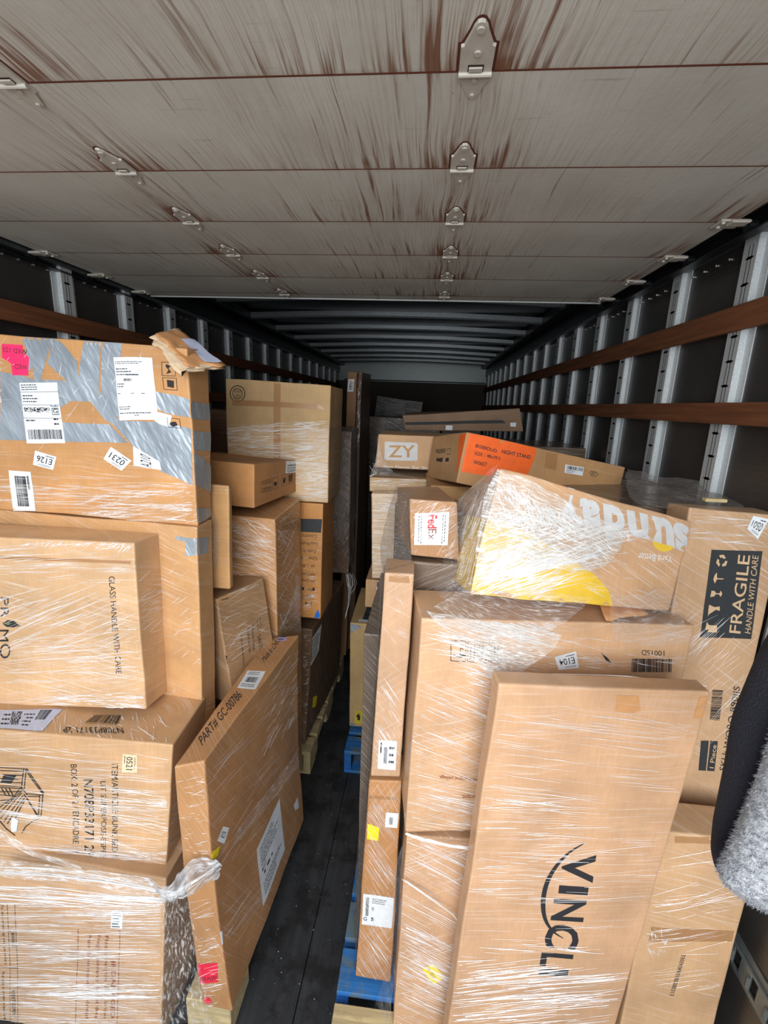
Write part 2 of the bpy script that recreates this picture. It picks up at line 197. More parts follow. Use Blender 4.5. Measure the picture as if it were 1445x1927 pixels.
 ["bottomL", "F", "label", "tag_label", [[0.5945, 0.5569], [0.6303, 0.5632], [0.6273, 0.4956], [0.5894, 0.4907]], [["lines", 0.1, 0.06, 0.9, 0.94, 6]], "paper"],
 ["gc", "T", "text", "printed_text", "PART# GC-00786", [[0.0481, 0.067], [0.0625, 0.2936], [0.0121, 0.1081]], "ink", 0.001],
 ["gc", "T", "text", "printed_text", "Made In CHINA", [[0.0521, 0.5009], [0.0532, 0.6775], [0.031, 0.5393]], "ink", 0],
 ["gc", "T", "label", "shipping_label", [[0.0153, 0.4562], [0.0776, 0.438], [0.091, 0.322], [0.0227, 0.3476]], [["bars", 0.2, 0.35, 0.8, 0.65, 20], ["lines", 0.1, 0.08, 0.9, 0.22, 2], ["lines", 0.1, 0.75, 0.9, 0.9, 2]], "paper"],
 ["gc", "T", "label", "sticker", [[0.0362, 0.74], [0.0605, 0.7304], [0.0696, 0.6608], [0.0357, 0.6681]], [["lines", 0.1, 0.1, 0.9, 0.9, 3]], "purplepaper"],
 ["gc", "R", "label", "tag_label", [[0.069, 0.6382], [0.102, 0.599], [0.0684, 0.5743], [0.0329, 0.6257]], [["text", "0221", 0.2, 0.3, 0.6, 0.4]], "paper"],
 ["gc", "R", "poly", "sticker", [[-0.0166, 0.6273], [0.046, 0.5936], [0.0302, 0.5728], [-0.0255, 0.608]], "yellow", 0],
 ["gc", "R", "label", "shipping_label", [[0.2598, 0.3336], [0.4706, 0.345], [0.483, 0.0835], [0.2571, 0.0822]], [["bars", 0.1, 0.45, 0.3, 0.5, 4], ["lines", 0.1, 0.1, 0.9, 0.4, 6], ["bars", 0.15, 0.55, 0.6, 0.6, 3], ["lines", 0.1, 0.7, 0.9, 0.9, 4]], "paper"],
 ["gc", "R", "poly", "sticker", [[0.6007, 0.1842], [0.6478, 0.1793], [0.6565, 0.114], [0.6107, 0.1463]], "paper", 0],
 ["gc", "R", "label", "tag_label", [[-0.026, 0.3313], [0.0097, 0.3173], [0.0049, 0.2695], [-0.0271, 0.2709]], [["lines", 0.2, 0.2, 0.8, 0.8, 3]], "paper"],
 ["gc", "F", "poly", "sticker", [[0.005, 0.185], [0.0756, 0.2007], [0.0681, 0.1193], [0.0039, 0.0966]], "redsticker", 0],
 ["gc", "F", "text", "printed_text", "WARE", [[0.065, 0.1255], [0.0071, 0.1114], [0.0671, 0.1484]], "ink", 0],
 ["gc", "F", "poly", "printed_symbol", [[0.0032, 0.0298], [0.0231, 0.0468], [0.036, 0.0264], [0.0143, 0.0111]], "redsticker", 0],
 ["gc", "R", "poly", "sticker", [[-0.033, 0.2548], [0.0024, 0.235], [-0.0104, 0.1987], [-0.0405, 0.2118]], "redsticker", 0],
 ["sauder", "R", "text", "printed_text", "SAUDER", [[0.1637, 0.2009], [0.1671, 0.1018], [0.183, 0.2057]], "ink", 0.001],
 ["sauder", "R", "line", "printed_symbol", [[0.1756, 0.2709], [0.1937, 0.27], [0.1893, 0.2352], [0.1726, 0.2289]], 0.0015, "ink", 1],
 ["sauder", "R", "text", "printed_text", "A30050", [[-0.013, 0.2059], [-0.0312, 0.0889], [0.0084, 0.2099]], "ink", 0],
 ["sauder", "R", "text", "printed_text", "Cleanser Chest", [[0.1425, 0.2559], [0.1302, 0.1555], [0.1551, 0.2594]], "ink", 0],
 ["sauder", "R", "text", "printed_text", "Mid Brown Oak", [[0.119, 0.2552], [0.1074, 0.1579], [0.1309, 0.2566]], "ink", 0],
 ["sauder", "R", "text", "printed_text", "Imported product", [[0.0825, 0.2431], [0.0687, 0.1221], [0.0914, 0.2456]], "ink", 0],
 ["sauder", "R", "label", "barcode_label", [[0.0078, 0.4329], [0.1119, 0.423], [0.0384, 0.3951], [-0.0031, 0.4047]], [["frame", 0.02, 0.02, 0.98, 0.98], ["bars", 0.3, 0.2, 0.9, 0.8, 8]], "cardpatch"],
 ["l9", "R", "label", "shipping_label", [[0.307, 0.1735], [0.4407, 0.1747], [0.4407, 0.1016], [0.3012, 0.1083]], [["bars", 0.12, 0.1, 0.88, 0.5, 22], ["lines", 0.1, 0.6, 0.9, 0.9, 3]], "paper"],
 ["l9", "R", "line", "printed_symbol", [[0.0587, 0.0941], [0.1622, 0.0992], [0.1623, 0.0492], [0.0588, 0.0523]], 0.0016, "ink", 1],
 ["l9", "R", "text", "printed_text", "CAUTION", [[0.0729, 0.0567], [0.1519, 0.0551], [0.0729, 0.0694]], "ink", 0],
 ["l9", "R", "text", "printed_text", "DO NOT DROP", [[0.0729, 0.08], [0.1519, 0.0822], [0.0729, 0.0905]], "ink", 0],
 ["l9", "R", "line", "printed_symbol", [[0.1726, 0.0982], [0.221, 0.1007], [0.2212, 0.0506], [0.1728, 0.05]], 0.0014, "ink", 1],
 ["l9", "R", "line", "printed_symbol", [[0.2603, 0.1034], [0.3132, 0.1063], [0.3133, 0.0524], [0.2605, 0.0517]], 0.0014, "ink", 1],
 ["l9", "R", "line", "printed_symbol", [[0.3314, 0.1078], [0.3879, 0.1111], [0.3879, 0.0539], [0.3315, 0.0531]], 0.0014, "ink", 1],
 ["l9", "R", "poly", "printed_symbol", [[0.1779, 0.0793], [0.2156, 0.0799], [0.2047, 0.0622], [0.1886, 0.0642]], "ink", 0],
 ["l9", "R", "poly", "printed_symbol", [[0.2719, 0.0959], [0.2835, 0.0798], [0.3012, 0.0956], [0.3013, 0.0677], [0.2778, 0.0604]], "ink", 0],
 ["l9", "R", "poly", "printed_symbol", [[0.3375, 0.0948], [0.3561, 0.0983], [0.3562, 0.0611], [0.3437, 0.06]], "ink", 0],
 ["l9", "R", "poly", "printed_symbol", [[0.3624, 0.1004], [0.3815, 0.1013], [0.3751, 0.0615], [0.3625, 0.0603]], "ink", 0],
 ["l11", "F", "line", "printed_stamp", [[0.0914, 0.4855], [0.0885, 0.4718], [0.0807, 0.4597], [0.0691, 0.4513], [0.0555, 0.4477], [0.0421, 0.4496], [0.0308, 0.4566], [0.0233, 0.4676], [0.021, 0.4811], [0.0239, 0.4948], [0.0318, 0.5068], [0.0434, 0.5151], [0.0568, 0.5187], [0.0702, 0.5169], [0.0815, 0.51], [0.0889, 0.499]], 0.004, "ink", 1],
 ["l11", "F", "line", "printed_stamp", [[0.0789, 0.4847], [0.0756, 0.4727], [0.0672, 0.4635], [0.0558, 0.4596], [0.0445, 0.4621], [0.0364, 0.4702], [0.0336, 0.4819], [0.0368, 0.4939], [0.0453, 0.503], [0.0566, 0.5069], [0.0679, 0.5045], [0.076, 0.4964]], 0.003, "ink", 1],
 ["l11", "F", "text", "printed_text", "TEAM", [[0.0387, 0.487], [0.0739, 0.4868], [0.039, 0.5011]], "ink", 0],
 ["l11", "F", "text", "printed_text", "LIFT", [[0.0407, 0.4634], [0.0709, 0.4629], [0.0411, 0.48]], "ink", 0],
 ["l11", "F", "poly", "packing_tape", [[0.0305, 0.4557], [0.4369, 0.4623], [0.4669, 0.4404], [0.0324, 0.4296]], "tape_clear", 0],
 ["l11", "F", "poly", "packing_tape", [[0.2265, 0.5526], [0.2586, 0.5522], [0.2588, -0.0079], [0.225, 0.0262]], "tape_clear", 0],
 ["l12", "F", "poly", "printed_band", [[0.2419, 0.5201], [0.3465, 0.5248], [0.3428, 0.4551], [0.2426, 0.4532]], "black", 0],
 ["l12", "F", "text", "printed_text", "Country", [[0.322, 0.4428], [0.248, 0.44], [0.3223, 0.4266]], "ink", 0],
 ["l12", "F", "text", "printed_text", "Gross Weight", [[0.328, 0.4053], [0.2431, 0.4016], [0.3284, 0.389]], "ink", 0],
 ["l12", "F", "text", "printed_text", "Cubic ft", [[0.3182, 0.3663], [0.2542, 0.3642], [0.3185, 0.3499]], "ink", 0],
 ["l12", "F", "text", "printed_text", "Qty : 1", [[0.3269, 0.3285], [0.2492, 0.3252], [0.3272, 0.3119]], "ink", 0],
 ["l12", "F", "text", "printed_text", "# : A", [[0.3143, 0.2887], [0.2497, 0.2863], [0.3146, 0.272]], "ink", 0],
 ["l12", "F", "text", "printed_text", "Item Color", [[0.3151, 0.2441], [0.2501, 0.2415], [0.3154, 0.2272]], "ink", 0],
 ["l12", "F", "text", "printed_text", "Dim Deep", [[0.3157, 0.2103], [0.2505, 0.2077], [0.316, 0.1933]], "ink", 0],
 ["l12", "F", "text", "printed_text", "FI", [[0.3164, 0.1678], [0.251, 0.1651], [0.3168, 0.1507]], "ink", 0],
 ["l12", "F", "text", "printed_text", "HEAVY", [[0.3062, 0.1269], [0.2514, 0.125], [0.3065, 0.1096]], "ink", 0],
 ["l12", "F", "text", "printed_text", "H", [[0.3014, 0.089], [0.2683, 0.0889], [0.3017, 0.0716]], "ink", 0],
 ["l12", "F", "line", "printed_line", [[0.2489, 0.1017], [0.3176, 0.1049]], 0.001, "ink", 0],
 ["l12", "F", "poly", "sticker", [[0.335, 0.0543], [0.3468, 0.0203], [0.3416, 0.0052], [0.3166, 0.0058], [0.3218, 0.0268]], "blue", 0],
 ["l13", "R", "label", "shipping_label", [[-0.0176, 0.6262], [0.1846, 0.6235], [0.1634, 0.4694], [0.0046, 0.4687]], [["lines", 0.1, 0.1, 0.9, 0.9, 6]], "paper"],
 ["l13", "R", "poly", "sticker", [[0.0998, 0.2243], [0.1911, 0.1712], [0.1712, 0.1119], [0.0925, 0.1592]], "yellow", 0],
 ["l15a", "F", "label", "shipping_label", [[0.0077, 2.0632], [0.0427, 2.0633], [0.039, 1.9833], [0.0037, 1.9831]], [["code", 0.15, 0.1, 0.85, 0.9]], "paper"],
 ["vingli", "F", "text", "printed_text", "V", [[0.227, 0.8535], [0.2337, 0.7652], [0.3063, 0.8509]], "ink", 0.012],
 ["vingli", "F", "text", "printed_text", "I", [[0.2306, 0.7509], [0.2323, 0.7241], [0.309, 0.748]], "ink", 0.0],
 ["vingli", "F", "text", "printed_text", "N", [[0.227, 0.7058], [0.2295, 0.6301], [0.309, 0.7028]], "ink", 0.012],
 ["vingli", "F", "text", "printed_text", "C", [[0.2216, 0.6186], [0.2284, 0.5302], [0.3053, 0.6135]], "ink", 0.012],
 ["vingli", "F", "text", "printed_text", "L", [[0.2243, 0.5104], [0.2262, 0.4604], [0.3054, 0.5067]], "ink", 0.012],
 ["vingli", "F", "text", "printed_text", "I", [[0.2249, 0.4503], [0.2257, 0.4258], [0.3055, 0.4464]], "ink", 0.0],
 ["vingli", "F", "line", "printed_logo", [[0.2717, 0.8869], [0.236, 0.8554], [0.2104, 0.8083], [0.1967, 0.7499], [0.1984, 0.6867], [0.2125, 0.6315], [0.2387, 0.5906], [0.2695, 0.5665]], -0.012, "ink", 0],
 ["vingli", "F", "poly", "patch", [[0.2665, 1.3084], [0.317, 1.309], [0.3296, 1.2722], [0.3142, 1.2647], [0.2728, 1.2645]], "patch", 0],
 ["vingli", "F", "poly", "patch", [[0.4549, 1.3102], [0.4711, 1.3136], [0.4804, 1.2864], [0.4759, 1.2554], [0.4544, 1.2574]], "patch", 0],
 ["vingli", "F", "poly", "packing_tape", [[-0.0073, 1.3084], [0.0012, 1.3155], [-0.0063, 1.2537], [-0.0146, 1.2534]], "tape_clear", 0],
 ["r2a", "F", "label", "tag_label", [[0.4088, 0.5115], [0.3589, 0.5047], [0.3428, 0.5418], [0.3951, 0.5575]], [["text", "E104", 0.14, 0.3, 0.72, 0.42], ["lines", 0.14, 0.1, 0.86, 0.2, 2], ["lines", 0.1, 0.82, 0.55, 0.9, 1]], "paper"],
 ["r2a", "F", "text", "printed_text", "1001SD", [[0.6239, 0.5646], [0.5639, 0.5665], [0.6267, 0.5497]], "ink", 0],
 ["r2a", "F", "label", "barcode_print", [[0.542, 0.5423], [0.648, 0.5411], [0.6529, 0.5019], [0.5461, 0.5032]], [["bars", 0.0, 0.0, 1, 1, 30]], None],
 ["r2a", "F", "line", "printed_symbol", [[0.0793, 0.5809], [0.1164, 0.5801], [0.1191, 0.5231], [0.0814, 0.5254]], 0.0018, "ink", 1],
 ["r2a", "F", "poly", "printed_symbol", [[0.0865, 0.5432], [0.1199, 0.5438], [0.1127, 0.5348], [0.0966, 0.5345]], "ink", 0],
 ["r2a", "F", "line", "printed_symbol", [[0.1039, 0.5435], [0.1039, 0.5581], [0.1076, 0.5611], [0.112, 0.5568]], 0.0018, "ink", 0],
 ["r2a", "F", "text", "printed_text", "KEEP DRY", [[0.1131, 0.5728], [0.0825, 0.5737], [0.1137, 0.567]], "ink", 0],
 ["r2a", "F", "line", "printed_symbol", [[0.1219, 0.5788], [0.1459, 0.5778], [0.1488, 0.5221], [0.1245, 0.5232]], 0.0016, "ink", 1],
 ["r2a", "F", "poly", "printed_symbol", [[0.128, 0.5702], [0.132, 0.5703], [0.1333, 0.5293], [0.1293, 0.5292]], "ink", 0],
 ["r2a", "F", "poly", "printed_symbol", [[0.1373, 0.5704], [0.1413, 0.5705], [0.1427, 0.5294], [0.1387, 0.5294]], "ink", 0],
 ["r2a", "F", "line", "printed_symbol", [[0.1512, 0.5779], [0.1754, 0.5769], [0.1785, 0.5211], [0.1542, 0.5222]], 0.0016, "ink", 1],
 ["r2a", "F", "poly", "printed_symbol", [[0.1574, 0.5693], [0.1614, 0.5694], [0.163, 0.5283], [0.1589, 0.5282]], "ink", 0],
 ["r2a", "F", "poly", "printed_symbol", [[0.1668, 0.5695], [0.1708, 0.5696], [0.1724, 0.5285], [0.1683, 0.5284]], "ink", 0],
 ["r2a", "F", "line", "printed_symbol", [[0.1807, 0.577], [0.2049, 0.576], [0.2084, 0.5202], [0.1839, 0.5212]], 0.0016, "ink", 1],
 ["r2a", "F", "poly", "printed_symbol", [[0.187, 0.5684], [0.191, 0.5685], [0.1927, 0.5273], [0.1887, 0.5273]], "ink", 0],
 ["r2a", "F", "poly", "printed_symbol", [[0.1963, 0.5686], [0.2003, 0.5686], [0.2021, 0.5275], [0.1981, 0.5274]], "ink", 0],
 ["r2a", "F", "text", "printed_text", "accepted in original package.", [[0.2118, 0.1746], [0.079, 0.1873], [0.2129, 0.1643]], "redink", 0],
 ["r2a", "F", "text", "printed_text", "Important", [[0.2057, 0.1212], [0.1461, 0.1226], [0.2071, 0.1072]], "redink", 0],
 ["r2a", "F", "poly", "scuff_mark", [[0.4597, 0.5557], [0.4786, 0.5412], [0.4921, 0.5264], [0.4773, 0.5322]], "ink", 0],
 ["r2b", "F", "poly", "sticker", [[0.1091, 0.2813], [0.1445, 0.2342], [0.115, 0.1999], [0.0773, 0.2559]], "yellow", 0],
 ["r2b", "F", "text", "printed_text", "PR VEGA", [[0.0902, 0.2554], [0.1134, 0.2215], [0.0973, 0.267]], "ink", 0],
 ["colU", "F", "label", "shipping_label", [[0.0163, 0.1236], [0.0661, 0.1206], [0.0675, 0.0238], [0.0175, 0.0273]], [["bars", 0.3, 0.22, 0.5, 0.8, 12], ["lines", 0.1, 0.08, 0.2, 0.6, 1], ["lines", 0.6, 0.2, 0.9, 0.8, 3]], "paper"],
 ["colU", "F", "poly", "packing_tape", [[0.0002, 0.6252], [0.0806, 0.6281], [0.0796, 0.6015], [-0.0012, 0.6045]], "tape_clear", 0],
 ["colL", "F", "label", "barcode_label", [[0.0632, 0.6839], [0.105, 0.6826], [0.1026, 0.6277], [0.0628, 0.6287]], [["bars", 0.3, 0.3, 0.6, 0.8, 8]], "paper"],
 ["colL", "F", "poly", "sticker", [[0.0051, 0.6385], [0.044, 0.6253], [0.0436, 0.5729], [0.0071, 0.5779]], "yellow", 0],
 ["colL", "F", "label", "shipping_label", [[0.0079, 0.3583], [0.104, 0.3551], [0.1013, 0.2309], [0.008, 0.2315]], [["bars", 0.1, 0.1, 0.2, 0.7, 20], ["lines", 0.3, 0.12, 0.8, 0.28, 3], ["text", "G", 0.04, 0.74, 0.12, 0.12], ["lines", 0.3, 0.4, 0.4, 0.9, 2]], "paper"],
 ["colL", "F", "poly", "packing_tape", [[0.0019, 0.743], [0.1106, 0.7404], [0.1112, 0.729], [0.0026, 0.7314]], "tape_clear", 0],
 ["fragile", "F", "poly", "printed_panel", [[0.0675, 0.7616], [0.1847, 0.7709], [0.2016, 0.5371], [0.0805, 0.5264]], "black", 0],
 ["fragile", "F", "texton", "printed_text", "FRAGILE", [[0.1727, 0.5484], [0.1578, 0.7567], [0.1457, 0.548]], "cardink", 0.003],
 ["fragile", "F", "texton", "printed_text", "HANDLE WITH CARE", [[0.1965, 0.5514], [0.1773, 0.7576], [0.1822, 0.5526]], "cardink", 0],
 ["fragile", "F", "polyon", "printed_symbol", [[0.0888, 0.5707], [0.0954, 0.5626], [0.1146, 0.5635], [0.1178, 0.5446], [0.0947, 0.5432], [0.0973, 0.5509], [0.0886, 0.5484]], "cardink", 0],
 ["fragile", "F", "polyon", "printed_symbol", [[0.089, 0.5854], [0.0906, 0.5915], [0.105, 0.605], [0.1143, 0.6032], [0.1124, 0.6147], [0.1001, 0.6117], [0.0863, 0.6173], [0.0995, 0.6073], [0.0974, 0.5968], [0.0869, 0.6057]], "cardink", 0],
 ["fragile", "F", "polyon", "printed_symbol", [[0.0855, 0.6376], [0.0852, 0.6548], [0.0929, 0.6543], [0.0976, 0.6491], [0.1051, 0.65], [0.1064, 0.6574], [0.1116, 0.6493], [0.1093, 0.6404], [0.1043, 0.647], [0.0968, 0.6461], [0.094, 0.64]], "cardink", 0],
 ["fragile", "F", "polyon", "printed_symbol", [[0.0896, 0.674], [0.084, 0.6848], [0.0859, 0.6964], [0.0897, 0.7039], [0.0922, 0.6886], [0.1071, 0.6903], [0.1076, 0.6875], [0.0927, 0.6858]], "cardink", 0],
 ["fragile", "F", "polyon", "printed_symbol", [[0.1091, 0.7371], [0.1072, 0.7242], [0.0988, 0.7214], [0.0986, 0.7281], [0.1026, 0.7309], [0.103, 0.7364]], "cardink", 0],
 ["fragile", "F", "polyon", "printed_symbol", [[0.0915, 0.7196], [0.0832, 0.7297], [0.0846, 0.7406], [0.0893, 0.7368], [0.0897, 0.7306], [0.0934, 0.7269]], "cardink", 0],
 ["fragile", "F", "polyon", "printed_symbol", [[0.0863, 0.7498], [0.0965, 0.7526], [0.1034, 0.7445], [0.099, 0.7417], [0.0946, 0.7451], [0.0906, 0.7433]], "cardink", 0],
 ["fragile", "F", "text", "printed_text", "SKU: WQRO-890JJS", [[0.2079, 0.1398], [0.1995, 0.3993], [0.1925, 0.1411]], "ink", 0.001],
 ["fragile", "F", "label", "barcode_print", [[0.1404, 0.2929], [0.1331, 0.3843], [0.1594, 0.3862], [0.1659, 0.2947]], [["barsx", 0.0, 0.0, 1, 1, 24]], None],
 ["fragile", "F", "poly", "printed_panel", [[0.1297, 0.2261], [0.1499, 0.2288], [0.1588, 0.1347], [0.1394, 0.1337]], "black", 0],
 ["fragile", "F", "poly", "printed_panel", [[0.1539, 0.2294], [0.1729, 0.2303], [0.1808, 0.1361], [0.1615, 0.1351]], "black", 0],
 ["fragile", "F", "texton", "printed_text", "1 Piece", [[0.1764, 0.1456], [0.1708, 0.2185], [0.1653, 0.1458]], "cardink", 0],
 ["fragile", "F", "label", "tag_label", [[0.1681, 0.8006], [0.1396, 0.8233], [0.147, 0.8566], [0.1839, 0.8526]], [["text", "0501", 0.14, 0.3, 0.72, 0.42], ["lines", 0.14, 0.1, 0.86, 0.2, 2], ["lines", 0.1, 0.82, 0.55, 0.9, 1]], "paper"],
 ["thin", "F", "text", "printed_text", "BROADMOOR", [[0.1158, -0.0061], [0.2047, 0.0043], [0.1079, 0.0147]], "ink", 0.002],
 ["lowR", "F", "text", "printed_text", "330560660180380313", [[0.1261, 0.5158], [0.1202, 0.366], [0.1154, 0.5159]], "ink", 0],
 ["lowR", "F", "poly", "packing_tape", [[0.0265, 0.5987], [0.2304, 0.6126], [0.2317, 0.5769], [0.0272, 0.5477]], "tape_clear", 0],
 ["lowR", "F", "poly", "packing_tape", [[0.0407, 0.8878], [0.1328, 0.8962], [0.1361, 0.8773], [0.0437, 0.8687]], "tape_clear", 0],
 ["sunday", "F", "text", "printed_text", "s", [[0.4904, 0.251], [0.4468, 0.2496], [0.5181, 0.1562]], "greyprint", 0.022],
 ["sunday", "F", "text", "printed_text", "u", [[0.4465, 0.2511], [0.3947, 0.2501], [0.4738, 0.16]], "greyprint", 0.022],
 ["sunday", "F", "text", "printed_text", "n", [[0.3836, 0.2512], [0.3294, 0.2496], [0.4104, 0.165]], "greyprint", 0.022],
 ["sunday", "F", "text", "printed_text", "d", [[0.3206, 0.2527], [0.2679, 0.2514], [0.347, 0.1708]], "greyprint", 0.022],
 ["sunday", "F", "text", "printed_text", "a", [[0.2587, 0.2502], [0.2074, 0.2495], [0.2848, 0.1722]], "greyprint", 0.022],
 ["sunday", "F", "text", "printed_text", "y", [[0.202, 0.2493], [0.1566, 0.2476], [0.2279, 0.1745]], "greyprint", 0.022],
 ["sunday", "F", "poly", "printed_sun", [[0.408, 0.1887], [0.462, 0.1906], [0.4574, 0.1798], [0.4471, 0.1709], [0.4326, 0.1688], [0.4188, 0.1762]], "yellowprint", 0],
 ["sunday", "F", "text", "printed_text", "Yard Better", [[0.4677, 0.1633], [0.3817, 0.1479], [0.4715, 0.1449]], "whiteprint", 0.002],
 ["sunday", "F", "poly", "printed_arc", [[-0.0, -0.0], [0.0326, -0.0169], [0.1596, -0.0357], [0.3622, -0.038], [0.3574, 0.0021], [0.3359, 0.0399], [0.2981, 0.0727], [0.2015, 0.1174], [0.115, 0.146], [0.046, 0.1572], [-0.0135, 0.158]], "yellowprint", 0],
 ["sunday", "L", "poly", "printed_arc", [[0.455, 0.1702], [0.3247, 0.1798], [0.0199, 0.1615], [-0.0054, 0.0052], [0.4067, 0.005]], "yellowprint", 0],
 ["boerduo", "F", "poly", "printed_panel", [[0.0004, 0.1753], [0.2659, 0.1752], [0.2632, 0.1271], [0.2445, 0.0508], [0.0008, 0.041]], "orange", 0],
 ["boerduo", "L", "poly", "printed_panel", [[0.0707, 0.1652], [0.0043, 0.1754], [0.0149, 0.0404], [0.0218, 0.0326]], "orange", 0],
 ["boerduo", "F", "text", "printed_text", "BOERDUO", [[0.0414, 0.1325], [0.1219, 0.1286], [0.0409, 0.1434]], "ink", 0.01],
 ["boerduo", "F", "text", "printed_text", "NIGHT STAND", [[0.1397, 0.1304], [0.2515, 0.1324], [0.1387, 0.1433]], "ink", 0.01],
 ["boerduo", "F", "text", "printed_text", "SIZE :  48x39.5", [[0.0432, 0.107], [0.1393, 0.1059], [0.0427, 0.118]], "ink", 0.006],
 ["boerduo", "F", "text", "printed_text", "W06S7", [[0.0462, 0.076], [0.0958, 0.0766], [0.0453, 0.0888]], "ink", 0.006],
 ["boerduo", "F", "label", "shipping_label", [[0.388, 0.1408], [0.4624, 0.1441], [0.4661, 0.1135], [0.3916, 0.1105]], [["bars", 0.1, 0.1, 0.95, 0.5, 16], ["lines", 0.1, 0.6, 0.6, 0.9, 2]], "paper"],
 ["boerduo", "F", "text", "printed_text", "BY", [[0.4983, 0.1238], [0.5159, 0.1233], [0.4973, 0.1354]], "ink", 0],
 ["boerduo", "F", "line", "printed_symbol", [[0.49, 0.13], [0.4948, 0.1369], [0.5145, 0.1369], [0.5248, 0.131], [0.5185, 0.1219], [0.4993, 0.12]], 0.0015, "ink", 1],
 ["boerduo", "L", "text", "printed_text", "W06S905P0", [[0.3334, 0.1026], [0.1987, 0.1044], [0.345, 0.1206]], "ink", 0],
 ["boerduo", "L", "line", "printed_symbol", [[0.1802, 0.1187], [0.1346, 0.1201], [0.1283, 0.1002], [0.1738, 0.0982]], 0.002, "ink", 1],
 ["boerduo", "L", "poly", "printed_symbol", [[0.1784, 0.0839], [0.139, 0.0862], [0.1366, 0.0722], [0.176, 0.0695]], "ink", 0],
 ["boerduo", "L", "poly", "printed_symbol", [[0.3123, 0.0828], [0.2223, 0.0856], [0.2186, 0.0688], [0.3051, 0.0719]], "ink", 0],
 ["boerduo", "F", "poly", "packing_tape", [[0.3047, 0.17], [0.3509, 0.1699], [0.3568, 0.1133], [0.3103, 0.1137]], "tape_clear", 0],
 ["fedex", "F", "label", "shipping_label", [[0.1147, 0.1371], [0.106, 0.0411], [0.01, 0.0327], [0.0157, 0.1245]], [["fedex"]], "paper"],
 ["zy", "F", "poly", "printed_panel", [[0.0321, 0.1146], [0.0387, 0.1196], [0.171, 0.1199], [0.1786, 0.1131], [0.1845, 0.0448], [0.1779, 0.0397], [0.0441, 0.0361], [0.0363, 0.043]], "greyprint", 0],
 ["zy", "F", "texton", "printed_text", "ZY", [[0.0545, 0.051], [0.1718, 0.0561], [0.0497, 0.1034]], "cardink2", 0.006],
 ["zy", "F", "text", "printed_text", "Item Name: Bar Stool", [[0.0377, 0.0018], [0.2553, 0.0052], [0.0366, 0.0139]], "whiteprint", 0],
 ["purple", "F", "poly", "sticker", [[0.0513, 0.14], [0.0829, 0.1423], [0.0844, 0.1063], [0.0527, 0.1039]], "purple", 0],
 ["purple", "F", "poly", "shipping_label", [[0.0504, 0.1012], [0.0845, 0.1037], [0.0884, 0.0124], [0.054, 0.0096]], "bluepaper", 0],
 ["r14", "F", "poly", "duct_tape", [[0.0001, 0.6735], [0.0609, 0.6623], [0.0581, 0.6423], [0.0278, 0.6396], [0.0219, 0.6192], [0.0037, 0.6143]], "tape_grey", 1],
 ["r14", "T", "poly", "duct_tape", [[0.0739, 0.2423], [0.1269, 0.2358], [0.1254, 0.0484], [0.0636, 0.0513]], "tape_dark", 1],
 ["r14", "T", "poly", "tag_label", [[0.0447, 0.0549], [0.1193, 0.0474], [0.11, 0.0191], [0.0429, 0.0208]], "paper", 0],
 ["r14", "F", "poly", "warning_label", [[0.0343, 0.1101], [0.1141, 0.1115], [0.1063, 0.0194], [0.0321, 0.0221]], "yellowlab", 0],
 ["r14", "F", "poly", "printed_symbol", [[0.0443, 0.0784], [0.0537, 0.0941], [0.0665, 0.0918], [0.0641, 0.044], [0.0415, 0.0489]], "ink", 0],
 ["r14", "F", "poly", "duct_tape", [[0.003, 0.0225], [0.0321, 0.0221], [0.0324, -0.0], [0.0032, 0.0004]], "tape_grey", 1],
 ["long", "F", "poly", "handle_slot", [[0.0081, 0.0569], [0.5556, 0.0559], [0.5732, 0.0402], [0.0054, 0.0381]], "black", 0],
 ["long", "F", "poly", "sticker", [[0.2378, 0.034], [0.2761, 0.0304], [0.2686, 0.0025], [0.2302, 0.0054]], "paper", 0],
 ["long", "F", "poly", "sticker", [[0.5969, 0.0423], [0.6288, 0.0418], [0.6222, 0.0221], [0.5936, 0.0247]], "paper", 0],
]
